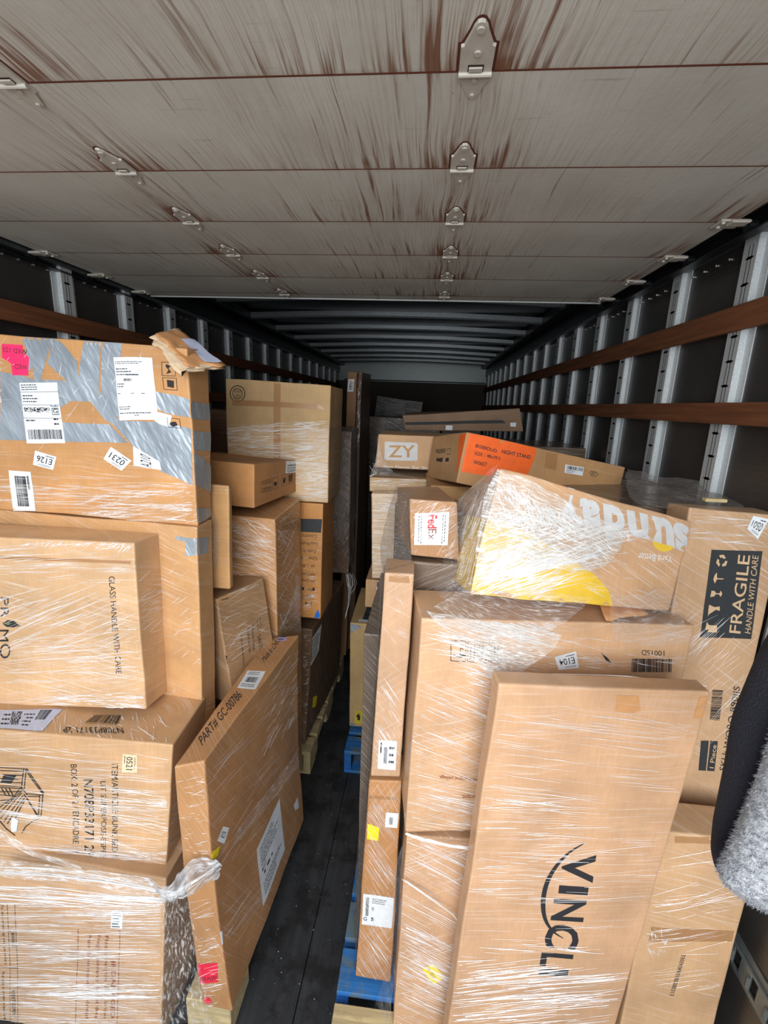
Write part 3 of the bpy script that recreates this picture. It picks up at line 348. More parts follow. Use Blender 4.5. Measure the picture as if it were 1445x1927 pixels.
S = [
 ["wl", "primo", "F", [[0.2992, 0.5515], [0.6962, 0.5494], [0.7256, 0.3952], [0.2854, 0.4432]], 55, [0.995, 0.103], 6, [0.0325, 0.2275], 0.0012],
 ["wl", "primo", "F", [[0.2811, 0.4092], [0.7154, 0.412], [0.7091, 0.2167], [0.2531, 0.1889]], 95, [0.916, 0.401], 7, [0.0262, 0.227], 0.0012],
 ["wl", "primo", "F", [[0.3592, 0.2382], [0.7138, 0.2891], [0.7019, 0.0291], [0.2308, 0.0122]], 150, [0.994, 0.108], 7, [0.0254, 0.254], 0.0012],
 ["wl", "primo", "F", [[0.4585, 0.551], [0.7046, 0.5564], [0.7032, 0.5365], [0.3295, 0.5383]], 60, [0.882, 0.471], 30, [0.0102, 0.051], 0.0018],
 ["wl", "primo", "F", [[0.4408, 0.0576], [0.7034, 0.0521], [0.7002, 0.0039], [0.4001, -0.0067]], 60, [1.0, -0.02], 12, [0.017, 0.102], 0.0018],
 ["wl", "primo", "R", [[0.0137, 0.4581], [0.1354, 0.3837], [0.1409, 0.2337], [0.0185, 0.2449]], 40, [1.0, 0.007], 14, [0.0203, 0.0887], 0.0012],
 ["wl", "tape", "F", [[0.1633, 0.1222], [0.8073, 0.148], [0.8006, 0.0089], [0.1371, -0.0473]], 130, [0.998, 0.057], 6, [0.0263, 0.2805], 0.0012],
 ["wl", "tape", "F", [[0.4729, 0.078], [0.8063, 0.131], [0.8006, 0.0089], [0.4622, -0.0199]], 70, [0.95, 0.313], 8, [0.0181, 0.1627], 0.0012],
 ["wl", "tape", "F", [[0.2269, 0.5252], [0.7654, 0.5455], [0.7391, 0.1846], [0.166, 0.1395]], 45, [0.734, 0.679], 60, [0.0108, 0.0627], 0.0012],
 ["wl", "plain", "F", [[0.6807, 0.8124], [0.7876, 0.8225], [0.779, 0.2809], [0.6641, 0.2868]], 25, [0.848, 0.529], 20, [0.0119, 0.0595], 0.0012],
 ["wl", "n708", "F", [[0.297, 0.4062], [0.7908, 0.4172], [0.7908, 0.204], [0.2923, 0.2647]], 80, [1.0, -0.011], 8, [0.0235, 0.188], 0.0012],
 ["wl", "n708", "F", [[0.3876, 0.2737], [0.7963, 0.2946], [0.8, 0.0], [0.2874, 0.1181]], 140, [0.998, -0.062], 9, [0.0321, 0.2405], 0.0012],
 ["wl", "n708", "F", [[0.2855, 0.0618], [0.7958, 0.0939], [0.8, 0.0], [0.2817, -0.053]], 90, [1.0, -0.01], 5, [0.0653, 0.3267], 0.0016],
 ["wl", "n708", "T", [[0.2549, 0.0538], [0.6994, 0.1325], [0.7875, 0.0107], [0.3018, -0.004]], 90, [0.641, -0.767], 35, [0.0116, 0.0699], 0.0014],
 ["wl", "n708", "R", [[-0.011, 0.3917], [0.0767, 0.4346], [0.1179, -0.0265], [0.0127, 0.0053]], 35, [0.88, -0.475], 12, [0.0286, 0.1074], 0.0012],
 ["wl", "bottomL", "F", [[0.2264, 0.5799], [0.7519, 0.639], [0.7491, 0.6186], [0.2222, 0.4974]], 90, [0.992, 0.125], 4, [0.0692, 0.3807], 0.0016],
 ["wl", "bottomL", "F", [[0.2222, 0.4974], [0.7491, 0.6186], [0.7537, 0.142], [0.1961, -0.0084]], 330, [0.972, 0.234], 5, [0.037, 0.4073], 0.0012],
 ["wl", "bottomL", "F", [[0.3182, 0.1996], [0.7497, 0.3099], [0.7495, 0.2449], [0.3906, 0.1512]], 110, [0.956, 0.295], 6, [0.0373, 0.2239], 0.0016],
 ["wl", "bottomL", "R", [[-0.014, 0.6387], [0.0972, 0.5212], [0.0928, -0.011], [-0.0082, 0.1572]], 80, [0.678, -0.735], 10, [0.0348, 0.1654], 0.0012],
 ["wl", "gc", "F", [[0.0051, 0.9174], [0.0936, 0.8998], [0.0937, 0.5549], [-0.0002, 0.5588]], 45, [0.996, 0.085], 25, [0.0088, 0.0492], 0.0012],
 ["wl", "gc", "F", [[-0.0148, 0.4558], [0.075, 0.4567], [0.0683, -0.0001], [0.0024, -0.019]], 55, [0.903, 0.431], 14, [0.0161, 0.0805], 0.0012],
 ["wl", "gc", "R", [[0.0326, 0.887], [0.6895, 0.8797], [0.6739, 0.1538], [0.0049, 0.5487]], 90, [0.963, -0.271], 12, [0.0416, 0.2493], 0.0009],
 ["wl", "gc", "R", [[0.3827, 0.9075], [0.703, 0.8966], [0.7011, 0.5157], [0.3981, 0.6567]], 60, [1.0, 0.03], 20, [0.0224, 0.112], 0.0009],
 ["wl", "gc", "R", [[-0.0114, 0.4521], [0.6739, 0.1538], [0.6148, -0.0437], [-0.0028, 0.1255]], 45, [0.888, -0.461], 12, [0.0445, 0.267], 0.0009],
 ["wl", "sauder", "R", [[0.0039, 0.4142], [0.2297, 0.4203], [0.2612, 0.1983], [-0.0376, 0.0821]], 60, [0.997, -0.078], 35, [0.0206, 0.1287], 0.0009],
 ["wl", "l8", "F", [[0.5061, 1.4439], [0.6976, 1.4381], [0.7117, 1.1996], [0.4931, 1.1896]], 120, [0.966, -0.259], 35, [0.0219, 0.1534], 0.0011],
 ["wl", "l8", "R", [[0.0277, 1.4184], [0.3187, 1.4293], [0.3105, 0.7795], [0.0469, 0.9155]], 110, [0.962, -0.272], 40, [0.0423, 0.2467], 0.0011],
 ["wm", "l11", "F", [[0.0049, 0.3386], [0.4828, 0.3886], [0.486, 0.018], [0.007, 0.2154]], 330, [0.996, 0.091], 8, [0.0205, 0.1536], 0.0013],
 ["wm", "l11", "F", [[0.3388, 0.372], [0.4828, 0.3886], [0.486, 0.018], [0.3677, 0.0099]], 260, [0.993, 0.118], 8, [0.0152, 0.0887], 0.0016],
 ["wm", "l12", "F", [[0.2493, 0.3197], [0.3189, 0.3251], [0.3187, 0.0411], [0.2524, 0.0351]], 50, [0.959, 0.283], 20, [0.0111, 0.0442], 0.0011],
 ["wm", "l13", "F", [[0.4572, 0.6414], [0.4907, 0.6459], [0.5162, 0.0363], [0.495, 0.0324]], 60, [0.966, 0.26], 20, [0.0089, 0.0266], 0.0012],
 ["wm", "l14", "F", [[0.2443, 0.8944], [0.2947, 0.8975], [0.2984, -0.082], [0.2618, -0.0844]], 60, [0.338, 0.941], 20, [0.0182, 0.073], 0.0012],
 ["wm", "l15b", "F", [[0.035, 2.1122], [0.0566, 2.1142], [0.0568, 1.6108], [0.0418, 1.6094]], 60, [0.167, 0.986], 25, [0.0111, 0.0442], 0.002],
 ["wr", "vingli", "F", [[-0.0038, 1.2814], [0.4659, 1.2858], [0.4761, 1.035], [-0.0045, 0.9869]], 70, [0.995, -0.105], 5, [0.0382, 0.242], 0.0008],
 ["wr", "vingli", "F", [[-0.0082, 1.0183], [0.2509, 0.9956], [0.2369, 0.6879], [0.0091, 0.6992]], 90, [1.0, 0.013], 8, [0.0198, 0.1448], 0.0011],
 ["wr", "vingli", "F", [[-0.0028, 0.4901], [0.4089, 0.441], [0.4329, 0.2346], [0.0028, 0.2234]], 190, [0.985, 0.172], 6, [0.0291, 0.2473], 0.0014],
 ["wr", "vingli", "F", [[0.0126, 0.6068], [0.319, 0.6158], [0.3076, 0.5187], [0.0114, 0.4905]], 30, [0.999, -0.046], 12, [0.0215, 0.1291], 0.0012],
 ["wr", "vingli", "F", [[0.1181, 1.0226], [0.4761, 1.035], [0.4858, 0.6953], [0.1682, 0.6858]], 25, [0.995, 0.101], 8, [0.0397, 0.1985], 0.0008],
 ["wr", "r2a", "F", [[0.0216, 0.6452], [0.337, 0.6518], [0.2329, 0.5191], [0.1579, 0.4576]], 230, [0.964, -0.265], 14, [0.0207, 0.1659], 0.0016],
 ["wr", "r2a", "F", [[0.009, 0.4554], [0.1988, 0.4582], [0.1955, 0.1505], [-0.0024, 0.2169]], 110, [0.908, -0.42], 8, [0.022, 0.1616], 0.0012],
 ["wr", "r2a", "F", [[-0.0024, 0.2169], [0.1972, 0.1333], [0.2031, 0.0002], [0.0038, 0.0091]], 90, [0.96, -0.279], 6, [0.0224, 0.1642], 0.0012],
 ["wr", "r2a", "F", [[0.2742, 0.6221], [0.6799, 0.6302], [0.7185, 0.5121], [0.2346, 0.5042]], 70, [0.99, -0.141], 18, [0.0141, 0.0849], 0.001],
 ["wr", "r2b", "F", [[0.0003, 0.7406], [0.1922, 0.7326], [0.1995, 0.4052], [0.0014, 0.4631]], 80, [0.87, -0.493], 8, [0.0238, 0.2067], 0.0012],
 ["wr", "r2b", "F", [[-0.0021, 0.4425], [0.1895, 0.342], [0.1745, 0.0393], [-0.0063, 0.0139]], 180, [0.886, -0.463], 8, [0.0254, 0.22], 0.0013],
 ["wr", "colU", "F", [[-0.0122, 0.2817], [0.075, 0.2837], [0.0804, 0.0037], [-0.0002, 0.0036]], 70, [0.546, -0.838], 10, [0.0171, 0.1026], 0.0009],
 ["wr", "colU", "F", [[0.0007, 0.6179], [0.0811, 0.6208], [0.0842, 0.366], [0.0001, 0.3638]], 20, [0.785, -0.619], 20, [0.0151, 0.0754], 0.0009],
 ["wr", "colL", "F", [[0.0016, 0.774], [0.1104, 0.7783], [0.1084, 0.0232], [-0.001, 0.0191]], 200, [0.508, -0.861], 7, [0.029, 0.2129], 0.0009],
 ["wr", "fragile", "F", [[0.0011, 0.8568], [0.1786, 0.8426], [0.1838, 0.7818], [0.0029, 0.7889]], 40, [0.997, 0.082], 8, [0.0183, 0.1099], 0.0009],
 ["wr", "fragile", "F", [[0.016, 0.6205], [0.2098, 0.5412], [0.2275, 0.2296], [0.1211, 0.3764]], 60, [0.569, 0.823], 12, [0.0207, 0.124], 0.0008],
 ["wr", "thin", "F", [[0.1143, 0.0192], [0.1901, 0.0294], [0.1951, 0.003], [0.1189, -0.0075]], 10, [0.991, 0.131], 10, [0.014, 0.0419], 0.0009],
 ["wr", "lowR", "F", [[0.0323, 0.8607], [0.1818, 0.8639], [0.2243, 0.3339], [0.0757, 0.4048]], 50, [0.938, 0.347], 12, [0.0195, 0.1427], 0.0008],
 ["wr", "lowR", "F", [[0.0091, 0.6266], [0.0415, 0.6315], [0.0878, 0.5206], [0.0259, 0.5105]], 25, [0.478, -0.878], 45, [0.0102, 0.0427], 0.0014],
 ["wr", "sunday", "F", [[-0.0241, 0.1728], [0.3685, 0.2083], [0.2585, 0.1006], [-0.0001, 0.0099]], 420, [0.878, 0.479], 12, [0.0125, 0.1378], 0.002],
 ["wr", "sunday", "F", [[-0.0035, 0.2441], [0.14, 0.2061], [0.3459, 0.1879], [-0.0098, 0.1197]], 330, [0.733, -0.68], 45, [0.0075, 0.0438], 0.0022],
 ["wr", "sunday", "F", [[-0.0201, 0.0852], [0.297, 0.1071], [0.1514, -0.0018], [0.001, 0.0012]], 200, [0.925, 0.381], 10, [0.0184, 0.1716], 0.0016],
 ["wr", "sunday", "F", [[0.0048, 0.263], [0.4792, 0.2652], [0.4999, 0.0332], [0.3631, -0.0119]], 50, [0.995, -0.101], 25, [0.0132, 0.0662], 0.001],
 ["wr", "sunday", "L", [[0.3398, 0.206], [0.015, 0.2473], [0.012, 0.0195], [0.3657, 0.0202]], 110, [0.302, -0.953], 18, [0.0138, 0.1105], 0.0014],
 ["wr", "fedex", "F", [[0.003, 0.1629], [0.1312, 0.1577], [0.1321, 0.0069], [0.0031, 0.0004]], 90, [0.798, 0.603], 30, [0.013, 0.0734], 0.001],
 ["wrm", "slim", "F", [[0.0047, 0.061], [0.2694, 0.0661], [0.2716, 0.0143], [0.0047, 0.0027]], 60, [0.999, 0.043], 12, [0.0139, 0.0928], 0.0012],
 ["wrm", "pale", "F", [[0.0021, 0.3708], [0.1045, 0.3743], [0.1064, 0.0129], [0.0024, 0.0075]], 170, [0.996, 0.094], 18, [0.0115, 0.0688], 0.0014],
]
SH = [
 ["wl", [[[-0.6922, 0.995, 0.6251], [-0.6646, 1.01, 0.6297], [-0.6392, 1.03, 0.6319]], [[-0.7168, 0.995, 0.3946], [-0.6706, 1.01, 0.4015], [-0.6198, 1.03, 0.402]], [[-0.7466, 0.995, 0.1044], [-0.6757, 1.01, 0.0968], [-0.5924, 1.03, 0.0782]]], "film_thin", 0.004],
 ["wl", [[[-0.7021, 0.965, 0.7353], [-0.6438, 0.955, 0.7495], [-0.6016, 0.975, 0.7608], [-0.5453, 1.03, 0.7676]], [[-0.6945, 0.955, 0.6965], [-0.6345, 0.94, 0.7182], [-0.5886, 0.96, 0.7443], [-0.5401, 1.025, 0.7282]], [[-0.6899, 0.965, 0.6341], [-0.6311, 0.955, 0.6687], [-0.5902, 0.975, 0.6948], [-0.5408, 1.035, 0.6768]]], "film_white", 0.022],
 ["wl", [[[-1.1746, 0.975, 0.7163], [-0.937, 0.97, 0.7311], [-0.7026, 0.965, 0.7296]], [[-1.1792, 0.97, 0.6592], [-0.9395, 0.965, 0.6794], [-0.6966, 0.96, 0.6706]]], "film_light", 0.004],
 ["wl", [[[-1.1558, 0.975, 0.829], [-1.0609, 0.97, 0.777], [-0.9196, 0.97, 0.7413]], [[-1.1556, 0.97, 0.8009], [-1.0594, 0.965, 0.7566], [-0.9012, 0.965, 0.7274]]], "film_light", 0.003],
 ["wl", [[[-0.5661, 1.045, 0.7197], [-0.5305, 1.25, 0.6832], [-0.4698, 1.62, 0.6185]], [[-0.5612, 1.045, 0.689], [-0.5169, 1.25, 0.6411], [-0.4611, 1.62, 0.5539]]], "film", 0.003],
 ["wl", [[[-0.7182, 1.47, 1.6793], [-0.7122, 1.5, 1.6252]], [[-0.7243, 1.47, 1.4881], [-0.7135, 1.5, 1.5181]], [[-0.7191, 1.47, 1.4391], [-0.7332, 1.5, 1.4368]]], "film", 0.004],
 ["wl", [[[-0.6913, 1.85, 1.2964], [-0.5671, 2.0, 1.2561]], [[-0.6248, 1.8, 1.0348], [-0.5588, 2.0, 0.9618]]], "film", 0.006],
 ["wr", [[[-0.0971, 1.5, 1.792], [-0.0646, 1.35, 1.8014], [-0.0411, 1.24, 1.8049]], [[-0.13, 1.5, 1.6225], [-0.0794, 1.35, 1.6592], [-0.0366, 1.24, 1.7087]], [[-0.1402, 1.45, 1.5995], [-0.0889, 1.3, 1.5907], [-0.0287, 1.22, 1.6227]], [[-0.1168, 1.4, 1.5214], [-0.1014, 1.25, 1.5815], [-0.0917, 1.13, 1.6294]]], "film_dense", 0.006],
 ["wr", [[[-0.127, 1.4, 1.517], [-0.0965, 1.13, 1.6055]], [[-0.1363, 1.42, 1.1181], [-0.105, 1.14, 1.3023]], [[-0.1573, 1.42, 0.8584], [-0.114, 1.14, 1.0947]], [[-0.1818, 1.42, 0.3809], [-0.1273, 1.15, 0.7012]], [[-0.181, 1.35, 0.083], [-0.1379, 1.16, 0.3629]], [[-0.1698, 1.3, -0.0753], [-0.1449, 1.165, 0.1468]]], "film_dense", 0.004],
 ["wr", [[[0.1625, 1.06, 1.9269], [0.1252, 1.1, 1.8811], [0.0733, 1.2, 1.7917]], [[0.1334, 1.05, 1.7901], [0.0985, 1.09, 1.7579], [0.0627, 1.2, 1.6961]], [[0.1162, 1.03, 1.6596], [0.0833, 1.07, 1.6486], [0.0575, 1.16, 1.6273]], [[0.065, 1.02, 1.6066], [0.047, 1.05, 1.6059], [0.031, 1.1, 1.5978]]], "film", 0.006],
 ["wr", [[[0.1157, 1.03, 1.6661], [0.2561, 1.02, 1.6476], [0.3988, 1.02, 1.6388]], [[0.0764, 1.02, 1.6209], [0.1755, 1.01, 1.5931], [0.3368, 1.02, 1.5679]], [[0.035, 1.025, 1.5886], [0.1186, 1.015, 1.5456], [0.2525, 1.02, 1.5062]]], "film", 0.005],
 ["wr", [[[0.7253, 1.75, 1.8487], [0.8733, 1.6, 1.8389], [1.0207, 1.45, 1.798]], [[0.6351, 1.5, 1.809], [0.7737, 1.4, 1.8109], [0.954, 1.35, 1.7974]], [[0.5675, 1.3, 1.8198], [0.6948, 1.27, 1.7966], [0.8901, 1.25, 1.784]]], "film_dense", 0.012],
 ["wr", [[[-0.0014, 1.045, 0.8865], [-0.0305, 1.1, 0.6945]], [[-0.0081, 1.045, 0.5501], [-0.0211, 1.12, 0.3295]], [[-0.0139, 1.045, 0.1664], [-0.0952, 1.12, 0.0146]]], "film", 0.004],
 ["wr", [[[0.1552, 1.02, 1.9187], [0.2434, 1.03, 1.8981], [0.3631, 1.06, 1.8323], [0.4725, 1.08, 1.7733]], [[0.1312, 1.0, 1.8505], [0.2313, 1.0, 1.8443], [0.334, 1.03, 1.8071], [0.4572, 1.06, 1.7438]], [[0.1215, 0.99, 1.7867], [0.2269, 1.0, 1.7783], [0.3261, 1.02, 1.7541], [0.4226, 1.05, 1.7128]], [[0.1151, 0.995, 1.6667], [0.2009, 1.0, 1.6899], [0.309, 1.02, 1.7028], [0.3863, 1.04, 1.6945]]], "film_painted_glare", 0.008],
 ["wr", [[[0.4367, 1.03, 1.6439], [0.5049, 1.04, 1.6448], [0.5845, 1.07, 1.6514]], [[0.4413, 1.015, 1.5725], [0.5138, 1.02, 1.5694], [0.6204, 1.05, 1.5764]], [[0.4459, 1.015, 1.5395], [0.5315, 1.02, 1.5308], [0.6519, 1.05, 1.5316]]], "film", 0.006],
 ["wr", [[[0.017, 1.03, 1.5712], [0.1671, 1.02, 1.5634], [0.34, 1.02, 1.5412]], [[0.0839, 1.022, 1.5113], [0.1964, 1.015, 1.5041], [0.3187, 1.015, 1.5052]], [[0.1842, 1.01, 1.4215], [0.2217, 1.005, 1.4141], [0.2442, 1.005, 1.4376]]], "film_painted_glare", 0.004],
 ["wr", [[[0.0656, 1.03, 1.6023], [0.0496, 1.08, 1.5719]], [[0.0174, 1.03, 1.5643], [-0.0013, 1.08, 1.5319]]], "film", 0.004],
 ["wm", [[[-0.5071, 2.45, 1.9335], [-0.4926, 2.6, 1.9193], [-0.471, 3.0, 1.903]], [[-0.5018, 2.4, 1.5413], [-0.4869, 2.6, 1.4861], [-0.453, 2.95, 1.4156]], [[-0.5188, 2.35, 1.3757], [-0.4841, 2.6, 1.2768], [-0.446, 2.9, 0.9331]]], "film", 0.01],
 ["wrm", [[[-0.2139, 1.98, 1.9188], [-0.1963, 1.97, 1.83]], [[-0.2178, 1.97, 1.7833], [-0.1382, 1.96, 1.7654]], [[-0.2328, 1.95, 1.7485], [-0.0237, 1.95, 1.7542]]], "film", 0.005],
]
RP = [
 ["wl", [[-1.1819, 0.975, 0.6723], [-1.0078, 0.97, 0.6895], [-0.8446, 0.97, 0.6917], [-0.6984, 0.97, 0.684]], 0.0016, 14, 0.014],
 ["wl", [[-0.6907, 0.955, 0.7047], [-0.6218, 0.945, 0.7211], [-0.5724, 0.97, 0.7417], [-0.5359, 1.03, 0.7305]], 0.0022, 12, 0.01],
 ["wr", [[0.0023, 1.035, 0.9125], [0.0536, 1.03, 0.9021], [0.1261, 1.03, 0.8912], [0.1896, 1.01, 0.9093]], 0.003, 5, 0.006],
 ["wr", [[-0.0023, 1.035, 0.7505], [0.0641, 1.03, 0.7105], [0.1419, 1.03, 0.6561], [0.1861, 1.0, 0.629]], 0.002, 3, 0.004],
 ["wr", [[0.2035, 0.985, 1.4436], [0.3304, 0.99, 1.4525], [0.4872, 1.0, 1.4585], [0.6754, 1.02, 1.4417]], 0.002, 3, 0.004],
 ["wm", [[-0.4522, 2.72, 1.0], [-0.4401, 2.72, 0.8932], [-0.4485, 2.72, 0.7831], [-0.4646, 2.72, 0.7078]], 0.006, 5, 0.012],
 ["wm", [[-0.4481, 2.8, 0.9704], [-0.4327, 2.8, 0.8979], [-0.4524, 2.8, 0.8219]], 0.004, 5, 0.015],
 ["wrm", [[-0.2148, 1.98, 1.8006], [-0.2209, 1.96, 1.7729], [-0.2327, 1.95, 1.7462]], 0.003, 6, 0.02],
]
# ------------------------------------------------------------------ materials
MATS = {}
def lin(h):
    if isinstance(h, (tuple, list)): return tuple(h) + (1,)
    c = [int(h[i:i+2], 16)/255 for i in (0, 2, 4)]
    return tuple((x/12.92 if x <= .04045 else ((x+.055)/1.055)**2.4) for x in c) + (1,)
class NT:
    def __init__(s, name):
        s.m = bpy.data.materials.new(name); s.m.use_nodes = True; s.t = s.m.node_tree; s.p = s.t.nodes['Principled BSDF']; s.out = s.t.nodes['Material Output']
    def n(s, ty, **k):
        o = s.t.nodes.new(ty)
        for a, b in k.items(): setattr(o, a, b)
        return o
    def l(s, a, b): s.t.links.new(a, b)
    def val(s, x, i):
        if isinstance(x, (int, float)): i.default_value = x
        else: s.l(x, i)
    def math(s, op, a, b=0.0, c=0.0, clamp=False):
        o = s.n('ShaderNodeMath', operation=op, use_clamp=clamp)
        for q, i in zip((a, b, c), o.inputs): s.val(q, i)
        return o.outputs[0]
    def mix(s, f, a, b, mode='MIX'):
        o = s.n('ShaderNodeMix', data_type='RGBA', blend_type=mode)
        s.val(f, o.inputs[0])
        for q, i in ((a, 6), (b, 7)):
            if isinstance(q, (tuple, list)): o.inputs[i].default_value = q
            else: s.l(q, o.inputs[i])
        return o.outputs[2]
    def noise(s, vec, sc, det=3, rough=.5):
        o = s.n('ShaderNodeTexNoise'); o.inputs['Scale'].default_value = sc; o.inputs['Detail'].default_value = det; o.inputs['Roughness'].default_value = rough
        if vec is not None: s.l(vec, o.inputs['Vector'])
        return o.outputs[0]
    def ramp(s, f, a, b):
        o = s.n('ShaderNodeMapRange'); o.inputs[1].default_value = a; o.inputs[2].default_value = b; s.l(f, o.inputs[0]); return o.outputs[0]
    def comb(s, x, y, z):
        o = s.n('ShaderNodeCombineXYZ')
        for q, i in zip((x, y, z), o.inputs): s.val(q, i)
        return o.outputs[0]
    def xyz(s, kind='Object'):
        t = s.n('ShaderNodeTexCoord'); p = s.n('ShaderNodeSeparateXYZ'); s.l(t.outputs[kind], p.inputs[0]); return t.outputs[kind], p.outputs[0], p.outputs[1], p.outputs[2]
    def pos(s):
        t = s.n('ShaderNodeNewGeometry'); p = s.n('ShaderNodeSeparateXYZ'); s.l(t.outputs['Position'], p.inputs[0]); return t.outputs['Position'], p.outputs[0], p.outputs[1], p.outputs[2]
    def bump(s, h, st, d=.01, inp='Normal'):
        b = s.n('ShaderNodeBump'); b.inputs['Strength'].default_value = st; b.inputs['Distance'].default_value = d; s.l(h, b.inputs['Height']); s.l(b.outputs[0], s.p.inputs[inp]); return b
    def set(s, **k):
        for a, b in k.items(): s.p.inputs[a.replace('_', ' ')].default_value = b
def flat(name, col, rough=.7, metal=0.0, coat=0.0):
    if name in MATS: return MATS[name]
    t = NT(name); v, x, y, z = t.xyz(); c = lin(col)
    t.l(t.mix(t.ramp(t.noise(v, 40, 4), .3, .75), tuple(q*.86 for q in c[:3])+(1,), c), t.p.inputs['Base Color'])
    t.set(Roughness=rough, Metallic=metal); t.p.inputs['Coat Weight'].default_value = coat; t.p.inputs['Coat Roughness'].default_value = .15
    MATS[name] = t.m; return t.m
def cardboard(name, col, wrap=0.0, ang=0.0, ztop=None):
    t = NT(name); v, x, y, z = t.xyz(); c = lin(col); q_ = lin('e2c2a0'); c = tuple(a*.80+b*.20 for a, b in zip(c, q_)) if sum(c[:3]) > .75 and name[10:] in ('primo', 'n708', 'bottomL', 'vingli', 'r2a', 'r2b', 'lowR', 'fragile', 'colU', 'sunday', 'pale') else c
    dark = tuple(q*.72 for q in c[:3])+(1,); lite = tuple(min(1, q*1.12) for q in c[:3])+(1,)
    xy = t.math('ADD', x, y)
    blotch = t.ramp(t.noise(v, 4.5, 5, .6), .32, .72)
    col1 = t.mix(blotch, dark, lite)
    fib = t.ramp(t.noise(t.comb(t.math('MULTIPLY', x, 160), t.math('MULTIPLY', y, 160), t.math('MULTIPLY', z, 22)), 1.0, 3), .3, .7)
    col2 = t.mix(t.math('MULTIPLY', fib, .22), col1, tuple(q*.6 for q in c[:3])+(1,))
    scuff = t.ramp(t.noise(t.comb(t.math('MULTIPLY', x, 9), t.math('MULTIPLY', y, 9), t.math('MULTIPLY', z, 30)), 1.0, 6, .75), .66, .78)
    col3 = t.mix(t.math('MULTIPLY', scuff, .35), col2, (min(1, c[0]*1.6), min(1, c[1]*1.65), min(1, c[2]*1.9), 1))
    base = t.n('ShaderNodeTexWave', wave_type='BANDS', bands_direction='X'); base.inputs['Scale'].default_value = 38; base.inputs['Distortion'].default_value = .6
    t.l(t.comb(xy, 0.0, 0.0), base.inputs['Vector'])
    t.bump(t.math('ADD', t.math('MULTIPLY', base.outputs[1], .07), t.math('MULTIPLY', t.noise(v, 14, 4), 1.0)), .22, .006)
    t.set(Roughness=.82)
    gp = t.n('ShaderNodeNewGeometry'); pt = t.ramp(gp.outputs['Pointiness'], .515, .60); wn = t.ramp(t.noise(v, 22, 4, .7), .40, .62)
    col3 = t.mix(t.math('MULTIPLY', t.math('MULTIPLY', pt, wn), .55), col3, (.74, .60, .45, 1))
    if wrap > 0:
        sl = math.tan(math.radians(ang))
        zz = t.math('ADD', z, t.math('MULTIPLY', xy, sl))
        wob = t.math('MULTIPLY', t.noise(v, 3.0, 2), .05)
        zz = t.math('ADD', zz, wob)
        sv = t.comb(t.math('MULTIPLY', xy, 4.0), t.math('MULTIPLY', zz, 150.0), 0.0)
        sn = t.noise(sv, 1.0, 4, .65)
        sv2 = t.comb(t.math('MULTIPLY', xy, 2.0), t.math('MULTIPLY', zz, 38.0), 3.0)
        s2 = t.noise(sv2, 1.0, 3, .6)
        h = t.math('ADD', t.math('MULTIPLY', sn, .5), t.math('MULTIPLY', s2, 1.2))
        t.bump(h, .55, .006, 'Coat Normal')
        area = t.ramp(t.noise(v, 3.2, 2), .36, .62)
        fine = t.math('MULTIPLY', t.ramp(sn, .55, .64), area)
        wide = t.math('MULTIPLY', t.ramp(s2, .56, .72), .35)
        f = t.math('MULTIPLY', t.math('MAXIMUM', fine, wide), .62*wrap, clamp=True)
        if ztop is not None:
            zm = t.ramp(t.math('ADD', z, t.math('MULTIPLY', t.noise(v, 5, 3), .03)), ztop+.025, ztop+.015)
            f = t.math('MULTIPLY', f, zm); t.l(t.math('MULTIPLY', zm, wrap), t.p.inputs['Coat Weight'])
        else: t.p.inputs['Coat Weight'].default_value = min(1, wrap)
        t.p.inputs['Coat Roughness'].default_value = .16; t.p.inputs['Coat IOR'].default_value = 1.5
        t.l(t.mix(f, col3, (.86, .84, .80, 1)), t.p.inputs['Base Color'])  # glints of the film painted as white streaks into the carton colour
    else: t.l(col3, t.p.inputs['Base Color'])
    return t.m
def duct(name, col):
    t = NT(name); v, x, y, z = t.xyz()
    t.l(t.mix(t.ramp(t.noise(v, 9, 4), .3, .7), tuple(q*.7 for q in lin(col)[:3])+(1,), lin(col)), t.p.inputs['Base Color'])
    t.set(Roughness=.36, Metallic=.25)
    w = t.noise(t.comb(t.math('MULTIPLY', t.math('ADD', x, t.math('MULTIPLY', z, .5)), 13), t.math('MULTIPLY', y, 13), t.math('MULTIPLY', z, 5)), 1.3, 3, .5)
    t.bump(w, .5, .03); MATS[name] = t.m
duct('tape_grey', 'a4b0bb'); duct('tape_dark', '55585c')
flat('ink', '26262a', .8); flat('redink', '8a3a2c', .8); flat('black', '2c3033', .7); flat('whiteprint', 'e4e2de', .7); flat('greyprint', 'c9cacb', .7); flat('paper', 'e6ecf2', .55); flat('bluepaper', 'c6d0ec', .55)
flat('purplepaper', 'b9a9d0', .55); flat('cream', 'ecd3ae', .6); flat('pink', 'ff2f6d', .5); flat('redsticker', 'e8304a', .5); flat('yellow', 'f6e01e', .5); flat('yellowlab', 'd8c23a', .6); flat('blue', '1f6fd0', .5)
flat('orange', 'f4661c', .55); flat('purple', '5b3a86', .6); flat('yellowprint', 'e9c02e', .6, 0, .6); flat('leafgreen', '6a7a55', .7); flat('patch', 'd29a66', .75); flat('cardpatch', 'b58c5f', .75); flat('cardink', 'd8b892', .8); flat('cardink2', 'b98f5f', .8)
flat('redlogo', 'd81f36', .5); flat('tornlayer', 'd8c0a0', .9)
def _tape():
    t = NT('tape_clear'); t.set(Roughness=.3); t.p.inputs['Base Color'].default_value = lin('b98a5c'); t.p.inputs['Alpha'].default_value = .55; t.p.inputs['Coat Weight'].default_value = .6
    MATS['tape_clear'] = t.m
_tape()
